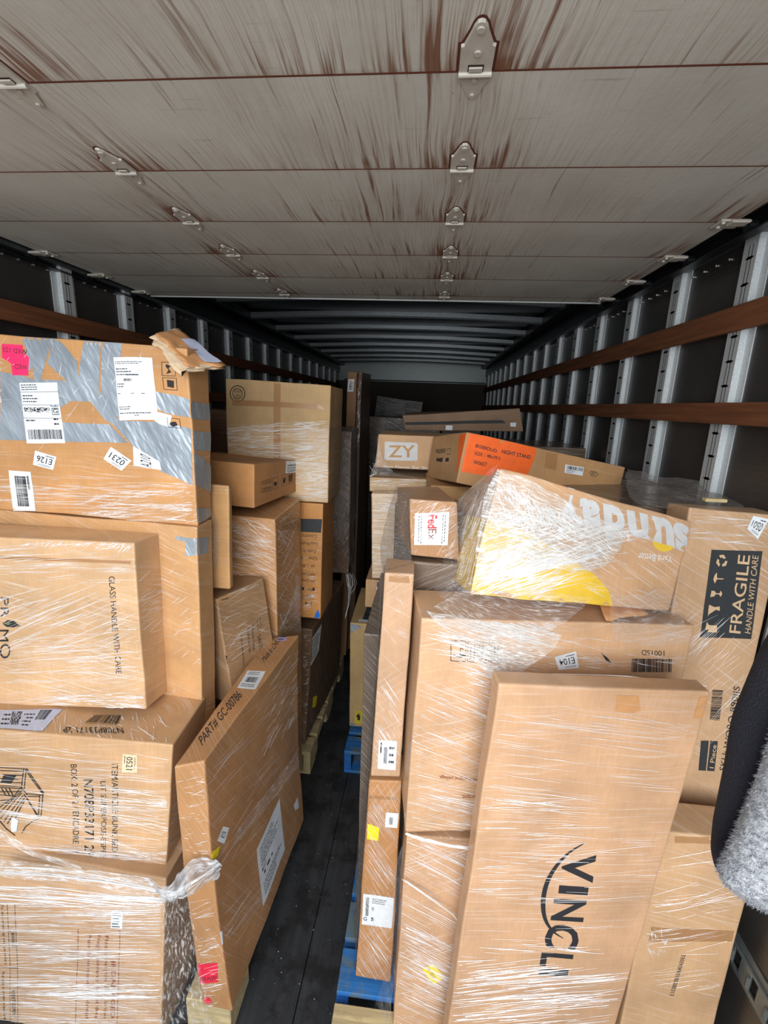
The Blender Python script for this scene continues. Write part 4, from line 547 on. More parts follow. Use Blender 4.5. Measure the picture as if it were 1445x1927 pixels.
def film(name, lo, hi, grey, a0=.48, a1=.66, fy=70, white=.5):
    t = NT(name); v, x, y, z = t.xyz(); u = t.n('ShaderNodeUVMap'); p = t.n('ShaderNodeSeparateXYZ'); t.l(u.outputs[0], p.inputs[0]); t.set(Roughness=.16)
    wv = t.math('ADD', p.outputs[1], t.math('MULTIPLY', t.noise(v, 9, 2), .10))
    s = t.noise(t.comb(t.math('MULTIPLY', p.outputs[0], 7), t.math('MULTIPLY', wv, fy), 0.0), 1.0, 5, .68)
    m = t.ramp(s, a0, a1); fall = t.ramp(t.noise(v, 16, 3, .6), .30, .60)
    m = t.math('MULTIPLY', m, fall); a = t.math('ADD', t.math('MULTIPLY', m, hi-lo), lo, clamp=True)
    t.l(t.mix(m, grey + (1,), (.93, .94, .95, 1)), t.p.inputs['Base Color'])  # streaks whitened in the base colour to stand for sky reflected in the film
    t.bump(s, .7, .008); t.l(a, t.p.inputs['Alpha']); MATS[name] = t.m
film('film', .07, .60, (.75, .75, .75)); film('film_dense', .42, .75, (.30, .27, .25), .54, .68, 40)
film('film_thin', .03, .70, (.8, .8, .8), .50, .62, 60); film('film_light', .12, .80, (.85, .85, .85), .45, .6, 30); film('film_white', .35, .93, (.55, .58, .62), .44, .60, 22); film('film_painted_glare', .16, .95, (.88, .88, .84), .47, .60, 45)  # the glare film carries the sky's glare as near-opaque white colour
def _crease():
    t = NT('film_glint_crease'); t.p.inputs['Base Color'].default_value = (.93, .93, .93, 1); t.set(Roughness=.22); t.p.inputs['Alpha'].default_value = .80  # white base colour imitates sky glints along the crease ridges
    t.p.inputs['Coat Weight'].default_value = 1.0; MATS['film_glint_crease'] = t.m
_crease()
def wood(name, col, worn=None, scale=1.0, axis='Y', rough=.75):
    t = NT(name); v, x, y, z = t.xyz(); c = lin(col)
    k = {'X': (3, 60, 60), 'Y': (60, 3, 60), 'Z': (60, 60, 3)}[axis]
    g = t.noise(t.comb(t.math('MULTIPLY', x, k[0]*scale), t.math('MULTIPLY', y, k[1]*scale), t.math('MULTIPLY', z, k[2]*scale)), 1.0, 5, .65)
    colr = t.mix(t.ramp(g, .3, .7), tuple(q*.55 for q in c[:3])+(1,), tuple(min(1, q*1.2) for q in c[:3])+(1,))
    if worn: colr = t.mix(t.ramp(t.noise(v, 9, 5, .7), .47, .60), colr, lin(worn))
    t.l(colr, t.p.inputs['Base Color']); t.set(Roughness=rough); t.bump(g, .35, .004); MATS[name] = t.m; return t.m
wood('rail_wood', '7a4a2c'); wood('pallet_blue', '1f6fb8', '5d6f74', axis='X'); wood('pallet_blue_side', '1560b4', '27577f', axis='Y'); wood('pallet_raw', 'cbb88c', 'b7a47c', axis='X'); wood('floor_wood', '35373a', '1f2022', .35, 'Y', .6); wood('plywood', '4a4038')
def metal(name, col, rough, met=.8, sc=60, lo=.8):
    t = NT(name); v, x, y, z = t.xyz(); c = lin(col)
    t.l(t.mix(t.ramp(t.noise(v, sc, 5, .7), .35, .65), tuple(q*lo for q in c[:3])+(1,), c), t.p.inputs['Base Color']); t.set(Roughness=rough, Metallic=met); MATS[name] = t.m
metal('galvanised', 'd6dde0', .45, .25, 180, .78); metal('dark_steel', '2e3134', .4, .7); metal('bow_steel', '7f868a', .35, .8); metal('track_steel', '7c8484', .4, .6); metal('roof_skin', '2a2c2e', .4, .6)
metal('slot_dark', '141516', .8, 0); metal('rivet_steel', 'c8cccf', .3, .9)
def _panelwall():
    t = NT('wall_panel'); v, x, y, z = t.xyz()
    t.l(t.mix(t.ramp(t.noise(v, 3, 4), .3, .7), (.028, .026, .024, 1), (.055, .05, .046, 1)), t.p.inputs['Base Color']); t.set(Roughness=.30); t.p.inputs['Specular IOR Level'].default_value = .7
    sc = t.ramp(t.noise(t.comb(0.0, t.math('MULTIPLY', y, 5), t.math('MULTIPLY', z, 120)), 1.0, 4), .3, .7); t.bump(sc, .12, .004); MATS['wall_panel'] = t.m
_panelwall()
def _door():
    t = NT('door_panel_paint'); v, x, y, z = t.pos()
    # the sections are 0.3045 m deep; rust creeps back from the far seam of every section
    fr = t.math('FRACT', t.math('DIVIDE', t.math('SUBTRACT', y, .868 - 3*.3045), .3045))
    skew = t.math('ADD', x, t.math('MULTIPLY', t.noise(v, 2.2, 2), .05))
    st = t.noise(t.comb(t.math('MULTIPLY', skew, 75.0), t.math('MULTIPLY', y, 1.9), 1.0), 1.0, 4, .6)
    st2 = t.noise(t.comb(t.math('MULTIPLY', skew, 210.0), t.math('MULTIPLY', y, 4.0), 5.0), 1.0, 3, .6)
    hr = t.math('SUBTRACT', 1.0, t.math('DIVIDE', t.math('ABSOLUTE', t.math('SUBTRACT', x, .042)), .17), clamp=True)
    hl = t.math('SUBTRACT', 1.0, t.math('DIVIDE', t.math('ABSOLUTE', t.math('SUBTRACT', x, -.737)), .16), clamp=True)
    mid = t.math('SUBTRACT', 1.0, t.math('DIVIDE', t.math('ABSOLUTE', t.math('SUBTRACT', x, -.16)), .40), clamp=True)
    ed = t.math('MULTIPLY', t.math('SUBTRACT', 1.0, t.math('DIVIDE', t.math('ABSOLUTE', t.math('SUBTRACT', x, .78)), .12), clamp=True), 1.0)
    near = t.math('ADD', t.math('MAXIMUM', t.math('MAXIMUM', hr, hl), t.math('MAXIMUM', ed, t.math('MULTIPLY', mid, .42))), .10)
    grow = t.math('ADD', t.math('MULTIPLY', t.math('POWER', fr, 3.0), .75), .25)
    amt = t.math('MULTIPLY', near, grow)
    thr = t.math('SUBTRACT', .62, t.math('MULTIPLY', amt, .30))
    rust = t.math('MULTIPLY', t.math('SUBTRACT', st, thr), 8.0, clamp=True)
    rust = t.math('MULTIPLY', rust, t.ramp(t.noise(v, 7, 3), .25, .5))
    seam = t.math('MULTIPLY', t.math('MULTIPLY', t.math('SUBTRACT', fr, .955), 26.0, clamp=True), t.math('MULTIPLY', t.math('ADD', near, .12), t.ramp(t.noise(t.comb(t.math('MULTIPLY', x, 30), 0.0, 0.0), 1.0, 3), .3, .7)), clamp=True)
    rust = t.math('MAXIMUM', rust, seam)
    grime = t.math('MULTIPLY', t.math('MULTIPLY', t.ramp(st2, .47, .62), t.ramp(fr, -.3, 1.0)), t.math('MULTIPLY', t.math('ADD', near, .22), .75), clamp=True)
    thr2 = t.math('SUBTRACT', .70, t.math('MULTIPLY', amt, .20)); rust = t.math('MAXIMUM', rust, t.math('MULTIPLY', t.math('MULTIPLY', t.math('SUBTRACT', st2, thr2), 12.0, clamp=True), .85))
    base = t.mix(t.ramp(t.noise(v, 3.5, 4), .3, .7), (.53, .52, .47, 1), (.65, .65, .60, 1))
    base = t.mix(grime, base, (.33, .22, .145, 1))
    speck = t.math('MULTIPLY', t.ramp(t.noise(v, 130, 2), .74, .78), .5); base = t.mix(speck, base, (.16, .12, .10, 1))
    scr = t.math('MULTIPLY', t.ramp(t.noise(t.comb(t.math('MULTIPLY', x, 5), t.math('MULTIPLY', y, 70), 2.0), 1.0, 4), .67, .74), .4); base = t.mix(scr, base, (.25, .24, .23, 1))
    t.l(t.mix(t.math('MULTIPLY', rust, .88), base, (.17, .058, .022, 1)), t.p.inputs['Base Color']); t.set(Roughness=.6)
    t.bump(t.math('ADD', st, t.noise(v, 60, 3)), .12, .003); MATS['door_panel_paint'] = t.m
_door(); flat('hinge_paint', 'c6c2b8', .55, .1); flat('rust', '5c2810', .9); flat('rust_dark', '2a140c', .9)
def _knit():
    t = NT('navy_knit'); v, x, y, z = t.xyz()
    w = t.noise(t.comb(t.math('MULTIPLY', x, 500), t.math('MULTIPLY', y, 500), t.math('MULTIPLY', z, 500)), 1.0, 2)
    t.l(t.mix(t.ramp(w, .3, .7), (.004, .004, .009, 1), (.013, .013, .024, 1)), t.p.inputs['Base Color']); t.set(Roughness=.95); t.bump(w, .8, .004); MATS['navy_knit'] = t.m
    t = NT('grey_fleece'); v, x, y, z = t.xyz()
    w = t.noise(v, 160, 4, .7)
    t.l(t.mix(t.ramp(w, .35, .68), (.10, .11, .15, 1), (.55, .58, .62, 1)), t.p.inputs['Base Color']); t.set(Roughness=1.0); t.p.inputs['Sheen Weight'].default_value = .6; t.bump(w, 1.0, .01); MATS['grey_fleece'] = t.m
_knit()
# ------------------------------------------------------------------ object helpers
def link(name, me, parent=None, mat=None, smooth=False):
    o = bpy.data.objects.new(name, me); COL.objects.link(o)
    if parent: o.parent = parent
    if mat is not None: me.materials.append(MATS[mat] if isinstance(mat, str) else mat)
    if smooth: me.polygons.foreach_set('use_smooth', [True]*len(me.polygons))
    return o
def pyd(name, V, F, parent=None, mat=None, smooth=False):
    me = bpy.data.meshes.new(name); me.from_pydata([tuple(v) for v in V], [], F); me.update(); return link(name, me, parent, mat, smooth)
def frombm(name, bm, parent=None, mat=None, smooth=False):
    me = bpy.data.meshes.new(name); bm.to_mesh(me); bm.free(); return link(name, me, parent, mat, smooth)
def empty(name, loc=(0, 0, 0)):
    o = bpy.data.objects.new(name, None); COL.objects.link(o); o.location = loc; o.empty_display_size = .05; return o
def tag(o, label=None, cat=None, group=None, kind=None):
    if label: o['label'] = label
    if cat: o['category'] = cat
    if group: o['group'] = group
    if kind: o['kind'] = kind
    return o
def bx(bm, x0, x1, y0, y1, z0, z1, bev=0.0):
    vs = [bm.verts.new((x, y, z)) for z in (z0, z1) for y in (y0, y1) for x in (x0, x1)]
    fs = [bm.faces.new([vs[i] for i in q]) for q in ((0, 2, 3, 1), (4, 5, 7, 6), (0, 1, 5, 4), (2, 6, 7, 3), (0, 4, 6, 2), (1, 3, 7, 5))]
    if bev > 0:
        es = set(e for f in fs for e in f.edges); bmesh.ops.bevel(bm, geom=list(es), offset=bev, segments=1, affect='EDGES', profile=.7)
def boxobj(name, dims, mat, parent=None, bev=0.0):
    bm = bmesh.new(); bx(bm, *dims, bev); return frombm(name, bm, parent, mat)
def cyl(bm, p0, p1, r, n=10):
    p0, p1 = Vector(p0), Vector(p1); d = (p1-p0).normalized(); a = d.orthogonal().normalized(); b = d.cross(a)
    r0 = [bm.verts.new(p0+(a*math.cos(t)+b*math.sin(t))*r) for t in [2*math.pi*i/n for i in range(n)]]
    r1 = [bm.verts.new(p1+(a*math.cos(t)+b*math.sin(t))*r) for t in [2*math.pi*i/n for i in range(n)]]
    for i in range(n): bm.faces.new((r0[i], r0[(i+1) % n], r1[(i+1) % n], r1[i]))
    bm.faces.new(r0[::-1]); bm.faces.new(r1)
# ------------------------------------------------------------------ the truck body
Y0, Y1, XL, XR, ZW = 0.20, 8.0, -1.545, 0.905, 2.556
def struct(o, label=None): o['kind'] = 'structure'; (label and o.__setitem__('label', label)); return o
def floor():
    o = empty('floor'); struct(o, 'worn black timber floor of the truck running down the aisle')
    bm = bmesh.new(); w = .305; x = XL - .02; i = 0
    while x < XR+.02:
        x1 = min(x+w, XR+.03); bx(bm, x+.0015, x1-.0015, Y0, Y1+.02, -.04, 0.0, .001); x = x1; i += 1
    frombm('floor_board', bm, o, 'floor_wood')
    boxobj('floor_underside', (XL-.05, XR+.05, Y0, Y1+.05, -.08, -.041), 'dark_steel', o)
    rng = random.Random(3); bm = bmesh.new()
    for _ in range(60):
        cx, cy, r = rng.uniform(-.55, -.2), rng.uniform(.9, 2.6), rng.uniform(.0008, .0022)
        vs = [bm.verts.new((cx+r*math.cos(a)*rng.uniform(.5, 1.2), cy+r*math.sin(a), .0012)) for a in (0, 1.3, 2.5, 3.8, 5.0)]; bm.faces.new(vs)
    tag(frombm('floor_debris', bm, o, 'paper'), kind='stuff')
floor()
def wall(side):
    s = 1 if side == 'right' else -1; X = XR if s > 0 else XL
    o = empty('wall_'+side); struct(o, 'dark %s side wall with galvanised posts and timber slats' % side)
    def b(name, xa, xb, y0, y1, z0, z1, mat, bev=0.0, par=o):
        a, c = sorted((X-s*xa, X-s*xb)); return boxobj(name, (a, c, y0, y1, z0, z1), mat, par, bev)
    b('wall_skin', -.03, -.0, Y0, Y1+.03, -.04, 2.72, 'wall_panel')
    b('top_rail', 0, .022, Y0, Y1, ZW, 2.70, 'dark_steel', .003); b('rail_lip', 0, .034, Y0, Y1, ZW-.006, ZW+.012, 'bow_steel', .002)
    b('floor_rail', 0, .012, Y0, Y1, 0, .30, 'dark_steel', .002)
    for nm, (z0, z1) in (('upper_slat', (2.293, 2.364)), ('lower_slat', (2.027, 2.09))):
        b(nm, .0215, .040, Y0, Y1, z0, z1, 'rail_wood', .002)
    ys = [1.540 + .4064*k for k in range(-3, 16)]
    for y in ys:
        if y > Y1-.05 or y < Y0+.05: continue
        bm = bmesh.new(); xs = sorted((X-s*.0, X-s*.003)); bx(bm, xs[0], xs[1], y-.062, y+.062, .74, ZW-.004)
        xs = sorted((X-s*.0, X-s*.021)); bx(bm, xs[0], xs[1], y-.034, y+.034, .74, ZW-.004, .003)
        p = frombm('wall_post', bm, o, 'galvanised')
        bm = bmesh.new(); xs = sorted((X-s*.0205, X-s*.0217))
        for yy in (y-.011, y+.004): bx(bm, xs[0], xs[1], yy-.0009, yy+.0009, .76, ZW-.03)
        z = .80
        while z < ZW-.06:
            bx(bm, xs[0], xs[1], y-.020, y+.013, z-.0022, z+.0022); bx(bm, xs[0], xs[1], y-.014, y+.007, z-.004, z+.004); z += .0705
        frombm('post_slots', bm, p, 'slot_dark')
    bm = bmesh.new(); y = Y0+.05
    while y < Y1:
        for r0 in (0,):
            xs = X-s*.001; cyl(bm, (xs, y, ZW-.030), (xs-s*.004, y, ZW-.030), .0045, 6)
        y += .0677
    tag(frombm('rivet', bm, o, 'rivet_steel'), kind='stuff')
    # the perforated strap track low on the wall
    bm = bmesh.new(); zt, zb = .70, .594
    xs = sorted((X-s*.001, X-s*.004))
    bx(bm, *xs, Y0, Y1, zt-.022, zt, 0); bx(bm, *xs, Y0, Y1, zb, zb+.018, 0)
    xs2 = sorted((X-s*.004, X-s*.012)); bx(bm, *xs2, Y0, Y1, zt-.030, zt-.022, .001); bx(bm, *xs2, Y0, Y1, zb+.018, zb+.026, .001)
    y = Y0
    xs3 = sorted((X-s*.009, X-s*.013))
    while y < Y1:
        bx(bm, *xs3, y, y+.040, zb+.024, zt-.028, .001); cyl(bm, (X-s*.013, y+.004, zb+.034), (X-s*.013, y+.004, zt-.038), .006, 8); y += .0635
    frombm('strap_track', bm, o, 'track_steel')
    return o
wall('right'); wall('left')
def wall_back():
    o = empty('wall_back'); struct(o, 'dark plywood front bulkhead at the far end of the truck')
    boxobj('bulkhead_board', (XL, XR, Y1, Y1+.03, 0, 2.42), 'plywood', o); boxobj('header_panel', (XL, XR, Y1-.03, Y1+.03, 2.42, 2.765), 'track_steel', o, .004)
    bm = bmesh.new(); cyl(bm, (XL+.1, Y1-.05, 2.44), (XR-.02, Y1-.05, 2.44), .008, 8); frombm('header_bar', bm, o, 'dark_steel')
wall_back()
def roof():
    o = empty('ceiling'); struct(o, 'dark truck roof with curved steel bows')
    boxobj('roof_skin', (XL-.03, XR+.03, Y0, Y1+.03, 2.745, 2.765), 'roof_skin', o)
    for s, X in ((1, XR), (-1, XL)):
        a, c = sorted((X, X-s*.10)); boxobj('roof_corner_rail', (a, c, 2.45, Y1, 2.66, 2.745), 'dark_steel', o, .01)
    y = 2.59; n = 14
    while y < Y1-.1:
        bm = bmesh.new(); prev = None
        for i in range(n+1):
            x = XL+.02 + (XR-XL-.04)*i/n; z = 2.675 + .030*math.sin(math.pi*i/n)
            ring = [bm.verts.new(p) for p in ((x, y-.022, z+.012), (x, y-.016, z), (x, y+.016, z), (x, y+.022, z+.012), (x, y+.022, z+.045), (x, y-.022, z+.045))]
            if prev:
                for j in range(6): bm.faces.new((prev[j], prev[(j+1) % 6], ring[(j+1) % 6], ring[j]))
            prev = ring
        b = frombm('roof_bow', bm, o, 'bow_steel')
        bm = bmesh.new()
        for X, s in ((XR-.09, 1), (XL+.09, -1)): bx(bm, X-.05, X+.05, y-.035, y+.035, 2.668, 2.672)
        frombm('bow_gusset', bm, b, 'dark_steel'); y += .611
roof()
# ------------------------------------------------------------------ the open roll-up door under the roof
def door():
    o = empty('door_1'); struct(o, 'rust streaked beige roll-up door, open and lying flat under the roof')
    SY, P = .868, .3045; zb = 2.562; xl, xr = -1.488, .795
    ps = []
    for k in range(-2, 6):
        y0 = SY+P*(k-1)+.0015 if k > -2 else Y0+.06; y1 = SY+P*k-.0015
        ps.append(boxobj('door_section', (xl, xr, y0, y1, zb, zb+.022), 'door_panel_paint', o, .0012))
    ps.append(boxobj('door_section', (xl, xr, SY+P*5+.0015, 2.482, zb, zb+.022), 'door_panel_paint', o, .0012))
    boxobj('door_end_strip', (xl, xr, 2.483, 2.497, zb-.004, zb+.03), 'galvanised', o, .002)
    for k in range(-2, 6):
        boxobj('door_seam', (xl, xr, SY+P*k-.0013, SY+P*k+.0013, zb-.0004, zb+.018), 'rust', o)
    up = [(-.0255, -.003), (-.0255, -.058), (-.021, -.060), (-.013, -.082), (-.0095, -.094), (-.005, -.102), (0, -.104), (.005, -.102), (.0095, -.094), (.013, -.082), (.021, -.060), (.0255, -.058), (.0255, -.003)]
    dn = [(.0255, .001), (.0255, .020), (.020, .023), (.014, .040), (.008, .056), (0, .061), (-.008, .056), (-.014, .040), (-.020, .023), (-.0255, .020), (-.0255, .001)]
    def plate(pts, x, y, z, th, inset=None):
        bm = bmesh.new(); top = [bm.verts.new((x+a, y+b, z)) for a, b in pts]; bot = [bm.verts.new((x+a*.96, y+b*.98+(-.0005), z-th)) for a, b in pts]
        bm.faces.new(top); bm.faces.new(bot[::-1]); n = len(pts)
        for i in range(n): bm.faces.new((top[i], bot[i], bot[(i+1) % n], top[(i+1) % n]))
        return bm
    for hx in (.042, -.737):
        for k in range(-2, 6):
            y = SY+P*k
            sx = 1.0
            h = frombm('hinge', plate(up, hx, y, zb-.0005, .004), o, 'hinge_paint')
            hx2 = hx
            frombm('hinge_leaf', plate(dn, hx2, y, zb-.0005, .003), h, 'hinge_paint')
            bm = bmesh.new(); cyl(bm, (hx-.0255, y-.002, zb-.005), (hx+.0255, y-.002, zb-.005), .0045, 10); frombm('hinge_pin', bm, h, 'hinge_paint')
            bm = bmesh.new(); bx(bm, hx-.012, hx+.012, y-.022, y-.008, zb-.0052, zb-.0044); frombm('hinge_slot', bm, h, 'rust_dark')
            bm = bmesh.new(); bx(bm, hx-.0105, hx+.0105, y-.019, y-.009, zb-.0075, zb-.0045, .001); frombm('hinge_tongue', bm, h, 'hinge_paint')
            bm = bmesh.new()
            for dy, r in ((-.090, .0058), (-.046, .0052), (.012, .0045), (.050, .0042)):
                cyl(bm, (hx, y+dy, zb), (hx, y+dy, zb-.0068), r, 14)
            frombm('bolt', bm, h, 'hinge_paint')
            bm = bmesh.new(); g = [(a*1.16, b*1.05) for a, b in up]
            vs = [bm.verts.new((hx+a, y+b, zb-.0003)) for a, b in g]; bm.faces.new(vs); frombm('hinge_rust', bm, h, 'rust')
    for sx, X in ((1, .80), (-1, -1.492)):
        for k in range(-1, 6):
            y = SY+P*k
            bm = bmesh.new(); a, c = sorted((X-sx*.055, X+sx*.01)); bx(bm, a, c, y-.030, y+.026, zb-.007, zb-.001, .002)
            a, c = sorted((X-sx*.035, X+sx*.015)); bx(bm, a, c, y-.045, y-.008, zb-.014, zb-.006, .004)
            cyl(bm, (X-sx*.040, y+.012, zb-.012), (X-sx*.040, y+.012, zb-.004), .005, 8); cyl(bm, (X-sx*.045, y-.02, zb-.012), (X-sx*.045, y-.02, zb-.004), .005, 8)
            h = frombm('roller_bracket', bm, o, 'hinge_paint')
            bm = bmesh.new(); cyl(bm, (X, y-.01, zb-.012), (X+sx*.045, y-.01, zb-.012), .005, 8); cyl(bm, (X+sx*.02, y-.01, zb-.012), (X+sx*.042, y-.01, zb-.012), .016, 14); frombm('roller', bm, h, 'dark_steel')
        a, c = sorted((X+sx*.016, X+sx*.048)); bm = bmesh.new()
        bx(bm, a, c, Y0, 2.62, zb-.034, zb-.030, .001); bx(bm, a, c, Y0, 2.62, zb+.012, zb+.016, .001); a2, c2 = sorted((X+sx*.046, X+sx*.050)); bx(bm, a2, c2, Y0, 2.62, zb-.034, zb+.016, .001)
        frombm('door_track', bm, o, 'dark_steel')
door()
# ------------------------------------------------------------------ cartons
r_ = 0.005
def scale_of(k): return BX[k][3:6]
def warp(k, p):
    w, d, h = BX[k][3:6]; off = OFF.get(k)
    q = Vector(p)
    if k == 'gc': q.x -= .014*math.sin(math.pi*min(1, max(0, p[2]/h)))
    if off:
        tx, ty, tz = p[0]/w, p[1]/d, p[2]/h
        for n, o in off.items():
            f = (tx if n[2] == 'R' else 1-tx)*(ty if n[0] == 'B' else 1-ty)*(tz if n[1] == 'T' else 1-tz)
            q += Vector(o)*f
    return q
AMP = {}
def surf(k, p, eps=0.0):
    """a point on the cuboid's surface -> the carton's softened, slightly dented surface"""
    w, d, h = BX[k][3:6]; r = min(r_, w*.2, d*.2)
    c = Vector((min(max(p[0], r), w-r), min(max(p[1], r), d-r), min(max(p[2], r), h-r)))
    n = Vector(p)-c; n = n.normalized() if n.length > 1e-9 else Vector((0, -1, 0))
    q = c + n*(r+eps)
    q = warp(k, q); a = AMP.get(k, .0028); s = hash_of(k)
    nv = noise.noise_vector(Vector((p[0]*4.2+s, p[1]*4.2-s, p[2]*4.2)))
    e = min(p[0], w-p[0])*min(p[2], h-p[2]); nv2 = noise.noise_vector(Vector((p[0]*15+s, p[1]*15, p[2]*15+s)))
    return q + nv*a + nv2*a*.35
def hash_of(k): return (sum((i+1)*ord(ch) for i, ch in enumerate(k)) % 97)*1.37
def cuts(L, r, step=.035):
    n = max(1, int(round((L-3*r)/step))); core = [1.5*r+(L-3*r)*i/n for i in range(n+1)]
    return [0, r*.35, r] + core + [L-r, L-r*.35, L]
def f3(face, w, d, h, u, v):
    return {'F': (u, 0, v), 'B': (u, d, v), 'L': (0, u, v), 'R': (w, u, v), 'T': (u, v, h), 'D': (u, v, 0)}[face]
def carton_mesh(k):
    w, d, h = BX[k][3:6]; r = min(r_, w*.2, d*.2); step = .035 if (w*h < 1.2) else .05
    V, F, idx = [], [], {}
    def vid(p):
        key = tuple(round(a, 6) for a in p)
        if key not in idx: idx[key] = len(V); V.append(surf(k, p))
        return idx[key]
    cx, cy, cz = cuts(w, r, step), cuts(d, r, step), cuts(h, r, step)
    for face, U, VV, flip in (('F', cx, cz, 0), ('B', cx, cz, 1), ('L', cy, cz, 1), ('R', cy, cz, 0), ('T', cx, cy, 0), ('D', cx, cy, 1)):
        for i in range(len(U)-1):
            for j in range(len(VV)-1):
                q = [vid(f3(face, w, d, h, a, b)) for a, b in ((U[i], VV[j]), (U[i+1], VV[j]), (U[i+1], VV[j+1]), (U[i], VV[j+1]))]
                if len(set(q)) == 4: F.append(q if not flip else q[::-1])
    me = bpy.data.meshes.new('cardboard_box'); me.from_pydata([tuple(v) for v in V], [], F); me.update()
    me.polygons.foreach_set('use_smooth', [True]*len(me.polygons)); return me
OB = {}
LN = 'cartons on the near left pallet'; LM = 'cartons on the second left pallet'; RN = 'cartons on the near right pallet'; RM = 'cartons on the second right pallet'; FAR = 'cartons at the far end of the truck'
# key: (colour, wrap gloss and painted glints, film angle, film top, dent, group, label)
INFO = {
 'tape': ('c9955f', .35, 0, None, .004, LN, 'battered carton patched with silver duct tape, topmost of the left stack'),
 'plain': ('cf9f6b', .5, 20, None, .003, LN, 'plain tall carton behind the upright glass carton, tape patch at its corner'),
 'primo': ('d3a878', .8, 12, None, .003, LN, 'upright film-wrapped carton printed GLASS HANDLE WITH CARE'),
 'n708': ('c99c6c', .8, -6, None, .004, LN, 'carton with a line drawing of a bunk bed, under film on the left'),
 'bottomL': ('cda074', .9, 0, None, .003, LN, 'lowest left carton with red printing and a WARNING box'),
 'gc': ('bd8a58', .55, 62, None, .0035, LN, 'tall thin carton standing on edge by the aisle, PART# on top'),
 'sauder': ('a9835c', .6, 35, None, .005, LN, 'leaning wrapped furniture carton lying against the tall thin carton'),
 'l10': ('c39560', .3, 0, None, .002, LN, 'narrow plain carton edge showing behind the taped carton'),
 'l8': ('bd8b57', .8, 30, None, .004, LN, 'film-wrapped carton under the small carton with handling symbols'),
 'l9': ('bb8550', .12, 0, None, .002, LN, 'small carton with umbrella and arrow symbols and a white barcode label'),
 'l11': ('c4a477', .9, 0, .345, .003, LM, 'large tan carton with a round team-lift stamp, lower half wrapped'),
 'l12': ('c08648', .3, 0, None, .002, LM, 'orange-brown carton printed upside down with a black band and blue sticker'),
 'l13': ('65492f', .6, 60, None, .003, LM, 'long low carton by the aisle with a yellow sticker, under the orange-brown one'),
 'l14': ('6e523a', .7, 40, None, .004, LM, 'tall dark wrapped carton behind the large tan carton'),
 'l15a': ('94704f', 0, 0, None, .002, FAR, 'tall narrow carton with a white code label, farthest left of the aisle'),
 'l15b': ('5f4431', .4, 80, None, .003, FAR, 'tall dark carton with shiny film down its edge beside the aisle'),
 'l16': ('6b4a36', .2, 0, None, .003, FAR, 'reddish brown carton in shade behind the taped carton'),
 'vingli': ('d0a077', .5, -3, None, .003, RN, 'big flat carton leaning in front with a large dark logo and arc'),
 'r2a': ('d2a479', .7, -14, None, .004, RN, 'wrapped carton behind the big logo carton with a keep-dry symbol'),
 'r2b': ('cfa077', .8, -28, None, .003, RN, 'wrapped carton low on the right with a tilted yellow sticker'),
 'colU': ('c39a76', .5, -40, None, .003, RN, 'upper narrow carton standing at the aisle corner of the right pallet'),
 'colL': ('c08a56', .6, -58, None, .003, RN, 'lower narrow carton at the aisle corner with white and yellow labels'),
 'fragile': ('c49c74', .5, 30, None, .003, RN, 'carton with the black FRAGILE panel against the right wall'),
 'thin': ('a98460', .3, 0, None, .002, RN, 'thin flat carton squeezed under the FRAGILE carton'),
 'lowR': ('cb9f72', .45, 10, None, .003, RN, 'plain carton at the lower right with a printed number'),
 'sunday': ('c49568', .9, 20, None, .009, RN, 'crumpled tilted carton with upside-down white letters and yellow arcs'),
 'fedex': ('b98c63', .6, 40, None, .003, RN, 'small wrapped carton with a white courier label in red letters'),
 'boerduo': ('b98e5f', .15, 0, None, .003, RM, 'tilted carton with a bright orange printed panel'),
 'zy': ('c09a72', .1, 0, None, .002, RM, 'carton with white ZY logo plate'),
 'slim': ('b6966c', .4, 0, None, .002, RM, 'slim pale carton lying under the white ZY logo carton'),
 'pale': ('c9ad88', 1.0, 0, None, .003, RM, 'pale carton with shiny film left of the courier label carton'),
 'purple': ('bb9468', .2, 0, None, .002, RM, 'carton edge with purple and white label under the shiny pale carton'),
 'r14': ('c9a772', .15, 0, None, .003, RM, 'upright tan carton with taped corners and a yellow warning label'),
 'long': ('8e7055', .1, 0, None, .003, FAR, 'long flat carton with a slot handle lying across the rear stack'),
}
